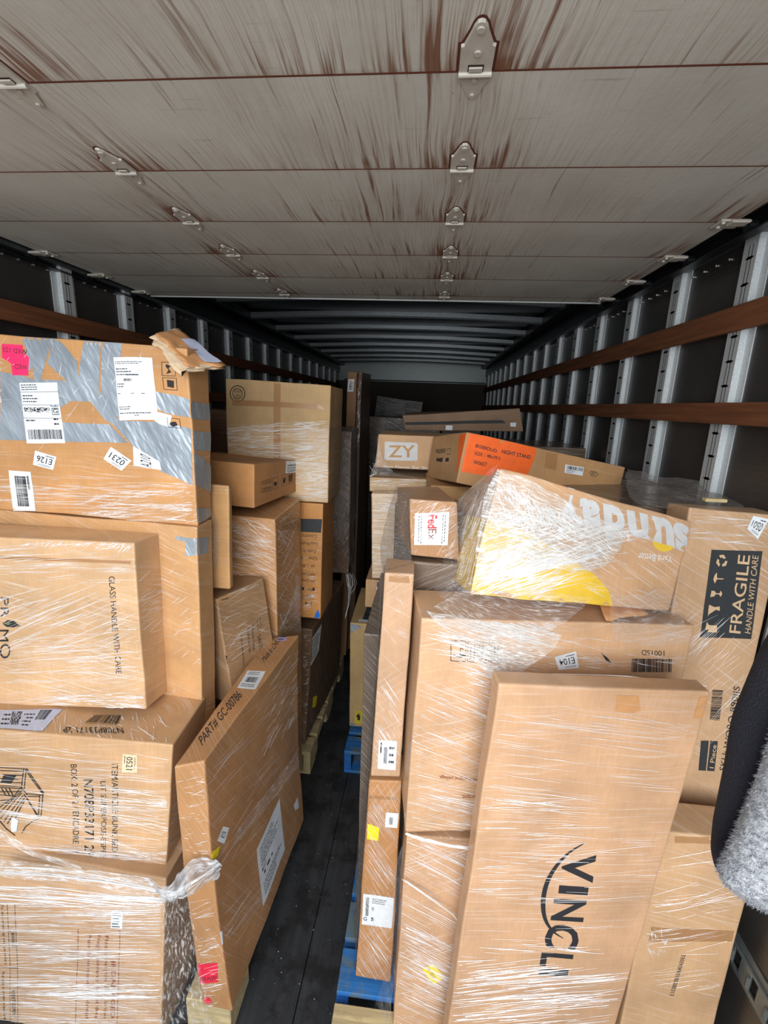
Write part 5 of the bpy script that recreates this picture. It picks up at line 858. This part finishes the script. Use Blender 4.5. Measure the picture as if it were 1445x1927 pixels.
# further cartons seen in part behind the others: x, y, z, w, d, h, yaw, pitch, roll
MORE = {
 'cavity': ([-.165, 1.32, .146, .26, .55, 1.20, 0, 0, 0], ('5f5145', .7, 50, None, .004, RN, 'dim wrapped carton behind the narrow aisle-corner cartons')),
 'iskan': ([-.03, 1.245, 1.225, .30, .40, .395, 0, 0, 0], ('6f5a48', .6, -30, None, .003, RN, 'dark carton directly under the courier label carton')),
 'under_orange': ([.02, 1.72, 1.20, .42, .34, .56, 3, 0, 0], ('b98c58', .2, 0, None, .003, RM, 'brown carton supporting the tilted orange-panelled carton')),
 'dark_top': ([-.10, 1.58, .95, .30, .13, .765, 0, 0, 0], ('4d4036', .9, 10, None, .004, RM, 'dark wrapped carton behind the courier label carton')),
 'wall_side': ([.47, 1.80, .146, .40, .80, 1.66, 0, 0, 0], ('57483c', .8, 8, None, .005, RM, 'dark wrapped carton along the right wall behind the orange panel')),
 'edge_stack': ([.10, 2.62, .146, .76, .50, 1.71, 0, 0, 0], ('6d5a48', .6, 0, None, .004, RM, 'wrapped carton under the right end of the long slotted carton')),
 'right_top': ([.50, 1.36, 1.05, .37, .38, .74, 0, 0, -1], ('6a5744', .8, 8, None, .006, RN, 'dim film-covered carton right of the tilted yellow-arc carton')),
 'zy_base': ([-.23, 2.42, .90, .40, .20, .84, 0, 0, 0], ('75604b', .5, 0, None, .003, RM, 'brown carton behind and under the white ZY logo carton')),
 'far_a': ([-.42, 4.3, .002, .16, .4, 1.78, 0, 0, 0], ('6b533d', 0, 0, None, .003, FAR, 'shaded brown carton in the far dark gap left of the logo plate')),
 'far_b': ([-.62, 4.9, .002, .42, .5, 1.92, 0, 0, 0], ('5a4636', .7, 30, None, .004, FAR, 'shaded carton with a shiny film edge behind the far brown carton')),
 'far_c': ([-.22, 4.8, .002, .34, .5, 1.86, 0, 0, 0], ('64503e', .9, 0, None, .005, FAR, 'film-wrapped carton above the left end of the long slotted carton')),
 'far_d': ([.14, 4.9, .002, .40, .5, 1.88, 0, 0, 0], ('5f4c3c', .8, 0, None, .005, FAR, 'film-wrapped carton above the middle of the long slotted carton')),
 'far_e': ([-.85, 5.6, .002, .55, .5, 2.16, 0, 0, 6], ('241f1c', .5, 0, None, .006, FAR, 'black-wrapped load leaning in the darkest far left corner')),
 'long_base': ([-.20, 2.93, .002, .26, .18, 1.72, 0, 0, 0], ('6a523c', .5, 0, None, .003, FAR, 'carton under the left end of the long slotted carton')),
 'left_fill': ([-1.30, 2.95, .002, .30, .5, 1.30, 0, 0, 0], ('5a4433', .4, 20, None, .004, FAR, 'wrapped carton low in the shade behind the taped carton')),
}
for k, (p, inf) in MORE.items(): BX[k] = p; INFO[k] = inf
for k, inf in INFO.items():
    AMP[k] = inf[4]
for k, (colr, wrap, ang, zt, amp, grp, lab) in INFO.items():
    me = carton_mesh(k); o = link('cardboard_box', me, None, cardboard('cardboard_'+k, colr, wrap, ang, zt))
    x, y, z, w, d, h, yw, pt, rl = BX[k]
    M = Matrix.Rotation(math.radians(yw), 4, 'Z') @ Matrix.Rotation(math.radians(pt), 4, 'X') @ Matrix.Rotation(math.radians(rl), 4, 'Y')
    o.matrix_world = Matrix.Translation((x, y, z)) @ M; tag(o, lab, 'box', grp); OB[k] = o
# ------------------------------------------------------------------ printing, labels and tape on the cartons
def onface(k, face, u, v, eps):
    w, d, h = BX[k][3:6]; a, b = {'F': (w, h), 'L': (d, h), 'R': (d, h), 'T': (w, d)}[face]
    u = min(max(u, 0), a); v = min(max(v, 0), b); return surf(k, f3(face, w, d, h, u, v), eps)
_glyph = {}
def glyphs(s, bold):
    key = (s, bold)
    if key not in _glyph:
        c = bpy.data.curves.new('t', 'FONT'); c.body = s; c.size = 1; c.offset = bold*2.2; c.resolution_u = 3
        o = bpy.data.objects.new('t', c); COL.objects.link(o); dg = bpy.context.evaluated_depsgraph_get()
        me = bpy.data.meshes.new_from_object(o.evaluated_get(dg)); V = [(v.co.x, v.co.y) for v in me.vertices]; F = [tuple(p.vertices) for p in me.polygons]
        bpy.data.objects.remove(o); bpy.data.meshes.remove(me); bpy.data.curves.remove(c)
        _glyph[key] = (V, F)
    return _glyph[key]
def text2d(s, frame, bold=0.0):
    """frame(a, b): a 0..1 along the text, b 0..1 up a capital"""
    V, F = glyphs(s, bold)
    if not V: return [], []
    x0 = min(v[0] for v in V); x1 = max(v[0] for v in V)
    return [frame((x-x0)/(x1-x0), y/.70) for x, y in V], F
def earfill(pts, maxlen=.03):
    bm = bmesh.new(); vs = [bm.verts.new((a, b, 0)) for a, b in pts]; f = bm.faces.new(vs); bmesh.ops.triangulate(bm, faces=[f])
    for _ in range(5):
        es = [e for e in bm.edges if e.calc_length() > maxlen]
        if not es: break
        bmesh.ops.subdivide_edges(bm, edges=es, cuts=1); bmesh.ops.triangulate(bm, faces=[f for f in bm.faces if len(f.verts) > 3])
    bm.verts.index_update(); V = [(v.co.x, v.co.y) for v in bm.verts]; F = [tuple(v.index for v in f.verts) for f in bm.faces]; bm.free(); return V, F
def put(k, face, name, V, F, mat, eps, parent=None):
    if not F: return None
    P = [onface(k, face, u, v, eps) for u, v in V]; me = bpy.data.meshes.new(name); me.from_pydata([tuple(p) for p in P], [], F); me.update()
    return link(name, me, parent or OB[k], mat)
def rib(pts, w, closed=False):
    pts = [Vector(p) for p in pts]; V, F = [], []; n = len(pts)
    for i in range(n if closed else n-1):
        a, b = pts[i], pts[(i+1) % n]; d = (b-a)
        if d.length < 1e-6: continue
        nn = Vector((-d.y, d.x)).normalized()*w/2; e = d.normalized()*w*.3
        s = len(V); m = max(1, int(d.length/.03))
        for j in range(m+1):
            c = (a-e).lerp(b+e, j/m); V += [tuple(c+nn), tuple(c-nn)]
            if j: F.append((s+2*j-2, s+2*j-1, s+2*j+1, s+2*j))
    return V, F
def taper(pts, w):
    P = [Vector(p) for p in pts]; V, F = [], []; n = len(P)
    Q = []
    for i in range(n-1):
        for j in range(4):
            t = j/4; p0, p1, p2, p3 = P[max(i-1, 0)], P[i], P[i+1], P[min(i+2, n-1)]
            Q.append(.5*((2*p1)+(p2-p0)*t+(2*p0-5*p1+4*p2-p3)*t*t+(3*p1-p0-3*p2+p3)*t**3))
    Q.append(P[-1]); m = len(Q)
    for i, q in enumerate(Q):
        d = (Q[min(i+1, m-1)]-Q[max(i-1, 0)]).normalized(); nn = Vector((-d.y, d.x))*w*.5*math.sin(math.pi*(.04+.92*i/(m-1)))
        V += [tuple(q+nn), tuple(q-nn)]
        if i: F.append((2*i-2, 2*i-1, 2*i+1, 2*i))
    return V, F
def label_items(items, fr, rng):
    V, F = [], []; extra = []
    def quad(x0, y0, x1, y1):
        s = len(V); V.extend([fr(x0, y0), fr(x1, y0), fr(x1, y1), fr(x0, y1)]); F.append((s, s+1, s+2, s+3))
    for it in items:
        ty = it[0]
        if ty in ('bars', 'barsx'):
            _, x0, y0, x1, y1, n = it
            hor = True
            for i in range(n):
                a = x0+(x1-x0)*(i+rng.random()*.2)/n; quad(a, y0, a+(x1-x0)/n*rng.choice((.35, .5, .75)), y1)
        elif ty == 'lines':
            _, x0, y0, x1, y1, n = it; hh = (y1-y0)/max(1, n*2-1)
            for i in range(n):
                y = y0+i*2*hh; x = x0; xe = x0+(x1-x0)*rng.uniform(.6, 1)
                while x < xe:
                    l = rng.uniform(.02, .09); quad(x, y, min(x+l, xe), y+hh*.7); x += l+.015
        elif ty == 'rule': quad(it[1], it[2]-.003, it[3], it[4]+.003)
        elif ty == 'code':
            _, x0, y0, x1, y1 = it; nx, ny = 34, 7
            for i in range(nx):
                for j in range(ny):
                    if rng.random() < .5: quad(x0+(x1-x0)*i/nx, y0+(y1-y0)*j/ny, x0+(x1-x0)*(i+1)/nx, y0+(y1-y0)*(j+1)/ny)
        elif ty == 'frame':
            _, x0, y0, x1, y1 = it; t = .012
            quad(x0, y0, x1, y0+t); quad(x0, y1-t, x1, y1); quad(x0, y0, x0+t, y1); quad(x1-t, y0, x1, y1)
        elif ty == 'text':
            _, s, x0, y0, ww, hh = it; v, f = text2d(s, lambda a, b: fr(x0+a*ww, y0+hh*(1-b)), .002); o = len(V); V.extend(v); F.extend([tuple(i+o for i in q) for q in f])
        elif ty == 'fedex':
            v, f = text2d('Fed', lambda a, b: fr(.06+a*.42, .36+.26*(1-b)), .012); extra.append((v, f, 'redlogo'))
            v, f = text2d('Ex', lambda a, b: fr(.50+a*.34, .36+.24*(1-b)), 0); extra.append((v, f, 'redink'))
            v, f = text2d('Ground', lambda a, b: fr(.5+a*.34, .66+.09*(1-b)), 0); extra.append((v, f, 'greyprint'))
            for y in (.10, .17, .80, .87):
                x = .08
                while x < .9: l = rng.uniform(.03, .08); quad(x, y, x+l, y+.02); x += l+.03
    return V, F, extra
def decals():
    cnt = {}
    for D_ in D:
        k, face, ty = D_[0], D_[1], D_[2]; e0 = cnt.get(k, 0); cnt[k] = e0+1
        lift = .0006 + .00003*e0
        if ty in ('text', 'texton'):
            _, _, _, name, s, (p0, p1, p2), mat, bold = D_; a = Vector(p0); ux = Vector(p1)-a; uy = Vector(p2)-a
            V, F = text2d(s, lambda x, y: tuple(a+ux*x+uy*y), bold); put(k, face, name, V, F, mat, lift+(.0008 if ty == 'texton' else 0))
        elif ty in ('poly', 'polyon'):
            _, _, _, name, pts, mat, cr = D_
            V, F = earfill(pts, .02 if cr else .03); put(k, face, name, V, F, mat, lift+(.0008 if ty == 'polyon' else 0))
        elif ty == 'line':
            _, _, _, name, pts, w, mat, closed = D_
            V, F = taper(pts, -w) if w < 0 else rib(pts, w, closed); put(k, face, name, V, F, mat, lift)
        elif ty == 'label':
            _, _, _, name, q, items, mat = D_; q = [Vector(p) for p in q]
            def fr(x, y): return tuple((q[0]*(1-x)+q[1]*x)*(1-y)+(q[3]*(1-x)+q[2]*x)*y)
            par = None
            if mat:
                n = 6; V = [fr(i/n, j/n) for j in range(n+1) for i in range(n+1)]; F = [(j*(n+1)+i, j*(n+1)+i+1, (j+1)*(n+1)+i+1, (j+1)*(n+1)+i) for j in range(n) for i in range(n)]
                par = put(k, face, name, V, F, mat, lift)
            V, F, ex = label_items(items, fr, random.Random(e0*7+len(k)))
            put(k, face, 'label_printing' if mat else name, V, F, 'ink', lift+.0005, par)
            for v, f, m in ex: put(k, face, 'label_lettering', v, f, m, lift+.0007, par)
decals()
# torn, folded-out corner of the taped carton
def torn():
    par = OB['tape']; inv = par.matrix_world.inverted(); nU, nV = 16, 8
    A0, A1 = Vector((-.800, 1.345, 2.226)), Vector((-.690, 1.300, 2.160)); B0, B1 = Vector((-.795, 1.47, 2.262)), Vector((-.625, 1.415, 2.150))
    for L in range(3):
        V = []; rng = random.Random(L)
        for j in range(nV+1):
            for i in range(nU+1):
                u, v = i/nU, j/nV; p = (A0.lerp(A1, u)).lerp(B0.lerp(B1, u), v)
                if i == nU: p += Vector((rng.uniform(-.02, .006), rng.uniform(-.012, .012), 0))
                if j == 0: p += Vector((0, rng.uniform(-.010, .010)-.006*L, -.006*L))
                p += noise.noise_vector(p*24+Vector((L*3, 0, 0)))*.008 - Vector((.002, .004, .006))*L; p.z -= .030*u*u*(1-v)
                V.append(inv @ p)
        F = [(j*(nU+1)+i, j*(nU+1)+i+1, (j+1)*(nU+1)+i+1, (j+1)*(nU+1)+i) for j in range(nV) for i in range(nU)]
        o = pyd('torn_flap', V, F, par, 'tornlayer' if L else 'patch', True); m = o.modifiers.new('s', 'SOLIDIFY'); m.thickness = .003
    V = []; 
    for j in range(5):
        for i in range(9):
            u, v = .34+.6*i/8, .55+.42*j/4; p = (A0.lerp(A1, u)).lerp(B0.lerp(B1, u), v); p += noise.noise_vector(p*24)*.008 - Vector((.002, .004, .006))*0; p.z -= .030*u*u*(1-v); p += Vector((.001, -.003, .0035)); V.append(inv @ p)
    F = [(j*9+i, j*9+i+1, (j+1)*9+i+1, (j+1)*9+i) for j in range(4) for i in range(8)]
    pyd('torn_label', V, F, par, 'bluepaper', True)
torn()
# crushed open flap under the tilted carton
def crushed():
    par = OB['sunday']; inv = par.matrix_world.inverted(); n = 14
    a, b = Vector((.46, 1.09, 1.556)), Vector((.565, 1.115, 1.566)); V = []
    for j in range(5):
        for i in range(n+1):
            p = a.lerp(b, i/n)+Vector((0, .02*j, .007*j)); p += noise.noise_vector(p*35)*.007; V.append(inv @ p)
    F = [(j*(n+1)+i, j*(n+1)+i+1, (j+1)*(n+1)+i+1, (j+1)*(n+1)+i) for j in range(4) for i in range(n)]
    o = pyd('crushed_flap', V, F, par, 'patch', True); m = o.modifiers.new('s', 'SOLIDIFY'); m.thickness = .004
crushed()
# ------------------------------------------------------------------ stretch wrap
WR = {'wl': ('clear stretch film wound round the near left pallet load', 'stretch film round the pallet loads'), 'wm': ('clear stretch film round the second left pallet load', None), 'wr': ('clear stretch film, crinkled and with painted glare, round the near right pallet load', None), 'wrm': ('clear stretch film round the second right pallet load', None)}
def wraps():
    roots = {}
    for k, (lab, g) in WR.items():
        base = {'wl': (-1.0, 1.2, .15), 'wm': (-.9, 2.5, .15), 'wr': (.3, 1.3, .15), 'wrm': (.1, 2.3, .15)}[k]
        roots[k] = tag(empty('stretch_wrap', base), lab, 'plastic film', 'stretch film round the pallet loads')
    acc = {k: ([], []) for k in WR}
    rng = random.Random(11)
    for (wk, k, face, q, n, dr, jit, (l0, l1), wd) in S:
        n = int(n*(1.25 if wk == 'wl' else 1.15))
        V, F = acc[wk]; o = OB[k]; MW = o.matrix_world; w, d, h = BX[k][3:6]; A, Bq = {'F': (w, h), 'L': (d, h), 'R': (d, h), 'T': (w, d)}[face]
        q = [Vector(p) for p in q]; dv = Vector(dr)
        centers = [(rng.random(), rng.random()) for _ in range(max(2, n//9))]
        for _ in range(n):
            if rng.random() < .6:
                c = rng.choice(centers); s, t = min(1, max(0, c[0]+rng.gauss(0, .22))), min(1, max(0, c[1]+rng.gauss(0, .035)))
            else: s, t = rng.random(), rng.random()
            c = (q[0]*(1-s)+q[1]*s)*(1-t)+(q[3]*(1-s)+q[2]*s)*t
            a = math.radians(rng.gauss(0, jit*.45)); e = Vector((dv.x*math.cos(a)-dv.y*math.sin(a), dv.x*math.sin(a)+dv.y*math.cos(a))); L = l0*1.2+(l1*1.25-l0)*rng.random()**1.9
            nn = Vector((-e.y, e.x)); wdt = wd*1.12*rng.choice((.4, .6, .8, 1.0, 1.5)); m = 4; b0 = len(V); bow = rng.gauss(0, .006)*L; good = True; rows = []
            for i in range(m+1):
                x = i/m; p = c+e*L*(x-.5)+nn*bow*math.sin(math.pi*x)
                if not (.001 < p.x < A-.001 and .001 < p.y < Bq-.001):
                    if rows: break
                    continue
                ww = wdt*math.sin(math.pi*(.06+.88*x))*.5+.00005
                rows.append((p+nn*ww, p, p-nn*ww))
            if len(rows) < 2: continue
            for (a_, b_, c_) in rows:
                V += [MW @ onface(k, face, a_.x, a_.y, .0016), MW @ onface(k, face, b_.x, b_.y, .0016+wdt*.35), MW @ onface(k, face, c_.x, c_.y, .0016)]
            for i in range(len(rows)-1):
                s0 = b0+3*i; F += [(s0, s0+3, s0+4, s0+1), (s0+1, s0+4, s0+5, s0+2)]
    for (wk, pts, rad, n, spread) in RP:
        V, F = acc[wk]; P = [Vector(p) for p in pts]
        for r in range(n):
            off = Vector((rng.gauss(0, 1), rng.gauss(0, .3), rng.gauss(0, 1)))*spread; rr = rad*rng.uniform(.25, 1.0) if n > 1 else rad; m = 6*(len(P)-1); b0 = len(V)
            for i in range(m+1):
                t = i/m*(len(P)-1); j = min(int(t), len(P)-2); c = P[j].lerp(P[j+1], t-j)+off*(.4+.6*math.sin(3*i/m+r)) + noise.noise_vector(P[0]*9+Vector((i*.5, r, 0)))*rr*.5
                for a in range(5):
                    th = a*2*math.pi/5; V.append(c+Vector((.3*math.cos(th), math.cos(th), math.sin(th)))*rr*(.7+.6*abs(noise.noise(Vector((i*.9, a, r))))))
            for i in range(m):
                for a in range(5): F.append((b0+i*5+a, b0+i*5+(a+1) % 5, b0+(i+1)*5+(a+1) % 5, b0+(i+1)*5+a))
    for k, (V, F) in acc.items():
        inv = Matrix.Translation(-roots[k].location)
        if F: tag(pyd('film_glint_crease', [inv @ v for v in V], F, roots[k], 'film_glint_crease'), 'film creases coloured white for sky glints', kind='stuff')
    for (wk, rows, mat, cr) in SH:
        inv = -roots[wk].location; nr, nc = len(rows), len(rows[0]); m = 10; V = []
        NJ, NI = (nr-1)*m, (nc-1)*m
        for j in range(NJ+1):
            tj = j/m; a = min(int(tj), nr-2); fj = tj-a
            for i in range(NI+1):
                ti = i/m; b = min(int(ti), nc-2); fi = ti-b
                p = Vector(rows[a][b]).lerp(Vector(rows[a][b+1]), fi).lerp(Vector(rows[a+1][b]).lerp(Vector(rows[a+1][b+1]), fi), fj)
                p += noise.noise_vector(p*14)*cr*1.2 + noise.noise_vector(Vector((p.x*50, p.y*50, p.z*120)))*cr*.35; V.append(p+inv)
        F = [(j*(NI+1)+i, j*(NI+1)+i+1, (j+1)*(NI+1)+i+1, (j+1)*(NI+1)+i) for j in range(NJ) for i in range(NI)]
        so = pyd('film_sheet', V, F, roots[wk], mat, True); ul = so.data.uv_layers.new(name='UVMap'); NV = (NI+1)
        asp = (Vector(rows[-1][0])-Vector(rows[0][0])).length; asx = (Vector(rows[0][-1])-Vector(rows[0][0])).length
        sw = asp > 2.2*asx
        for lp in so.data.loops:
            i, j = lp.vertex_index % NV, lp.vertex_index//NV; uu, vv = i/NI, j/NJ
            ul.data[lp.index].uv = (vv*asp/.25, uu*asx/.25) if sw else (uu*asx/.25, vv*asp/.25)
wraps()
# ------------------------------------------------------------------ pallets
def pallet(x, y, w, d, mats, label, raw_first=False):
    o = empty('pallet', (x, y, 0)); tag(o, label, 'pallet', 'pallets under the cartons')
    top, side = mats; n = 7; bw = (d-.03*6)/7
    for i in range(n):
        boxobj('deck_board', (0, w, i*(bw+.03), i*(bw+.03)+bw, .124, .144), 'pallet_raw' if (raw_first and i == 0) else top, o, .002)
    for sx in (0, w/2-.02, w-.04):
        bm = bmesh.new(); bx(bm, sx, sx+.04, 0, d, .085, .124, .001)
        for a, b in ((0, .17*d), (.40*d, .60*d), (.83*d, d)): bx(bm, sx, sx+.04, a, b, .02, .085, .001)
        frombm('stringer', bm, o, side)
    for a in (0, .44*d, d-.12): boxobj('bottom_board', (0, w, a, a+.12, .001, .02), top, o, .002)
    return o
pallet(-.20, .962, 1.06, 1.08, ('pallet_blue', 'pallet_blue_side'), 'blue pallet with a bare front board under the near right load', True)
pallet(-.37, 2.20, 1.06, 1.05, ('pallet_blue', 'pallet_blue_side'), 'blue pallet farther down the aisle under the upright tan carton')
pallet(-1.50, 1.47, .885, .60, ('pallet_raw', 'pallet_raw'), 'bare timber pallet under the near left load')
pallet(-1.50, 2.16, .945, 1.05, ('pallet_raw', 'pallet_raw'), 'bare timber pallet under the second left load')
tag(boxobj('timber_block', (-.685, -.535, 1.045, 1.20, .001, .142), 'pallet_raw', None, .003), 'bare timber block under the front end of the tall thin carton', 'wood block')
tag(boxobj('wood_strip', (.728, .782, 1.25, 1.27, 1.832, 1.841), 'pallet_raw', None, .002), 'short strip of bare wood on the film beside the right wall', 'wood strip')
# ------------------------------------------------------------------ the person at the right edge
def person():
    root = tag(empty('person', (.50, .47, 1.46)), 'person at the right edge, only a dark knit sleeve with grey fleece showing', 'person')
    def loft(name, prof, mat, ry, n=40, amp=.001, close=True):
        V, F = [], []
        for (xc, yc, z, rx, rr) in prof:
            for i in range(n):
                a = 2*math.pi*i/n; p = Vector((xc+rx*math.cos(a), yc+rr*math.sin(a), z)); p += noise.noise_vector(p*60)*amp; V.append(p-Vector(root.location))
        m = len(prof)
        for j in range(m-1):
            for i in range(n): F.append((j*n+i, j*n+(i+1) % n, (j+1)*n+(i+1) % n, (j+1)*n+i))
        F.append(tuple(range(n))[::-1]); F.append(tuple((m-1)*n+i for i in range(n)))
        o = pyd(name, V, F, root, mat, True); s = o.modifiers.new('s', 'SUBSURF'); s.levels = 1; s.render_levels = 1; return o
    def interp(P, n):
        out = []
        for i in range(n):
            t = i/(n-1)*(len(P)-1); j = min(int(t), len(P)-2); f = t-j; out.append(tuple(P[j][c]*(1-f)+P[j+1][c]*f for c in range(5)))
        return out
    A = [(.640, .52, 2.00, .120, .06), (.552, .52, 1.88, .120, .06), (.492, .51, 1.79, .100, .055), (.468, .51, 1.70, .090, .05), (.458, .50, 1.62, .083, .045), (.452, .50, 1.56, .076, .04), (.450, .50, 1.52, .070, .036), (.450, .50, 1.495, .060, .028), (.455, .50, 1.485, .040, .018)]
    loft('sleeve', interp(A, 30), 'navy_knit', 0)
    Bp = [(.520, .45, 1.80, .125, .05), (.475, .45, 1.72, .098, .05), (.462, .45, 1.66, .089, .045), (.452, .45, 1.61, .085, .042), (.442, .45, 1.57, .082, .038), (.434, .45, 1.545, .080, .032), (.442, .45, 1.527, .066, .026), (.452, .45, 1.513, .04, .018)]
    fl = loft('fleece_cuff', interp(Bp, 26), 'grey_fleece', 0, amp=.003)
    rng = random.Random(5); V, F = [], []; P = interp(Bp, 120)
    for _ in range(9000):
        t = int(rng.random()**.8*119); xc, yc, z, rx, rr = P[t]; a = rng.uniform(math.pi*.7, math.pi*1.8)
        p = Vector((xc+rx*math.cos(a), yc+rr*math.sin(a), z+rng.uniform(-.003, .003))); nrm = Vector((math.cos(a), math.sin(a), -.3)).normalized()
        dd = (nrm+Vector((rng.gauss(0, .7), rng.gauss(0, .7), rng.gauss(-.5, .6)))).normalized()*rng.uniform(.002, .0055); sd = dd.orthogonal().normalized()*.00028
        s = len(V); V += [p+sd-root.location, p-sd-root.location, p+dd-root.location]; F.append((s, s+1, s+2))
    tag(pyd('fleece_pile', V, F, fl, 'grey_fleece'), kind='stuff')
person()
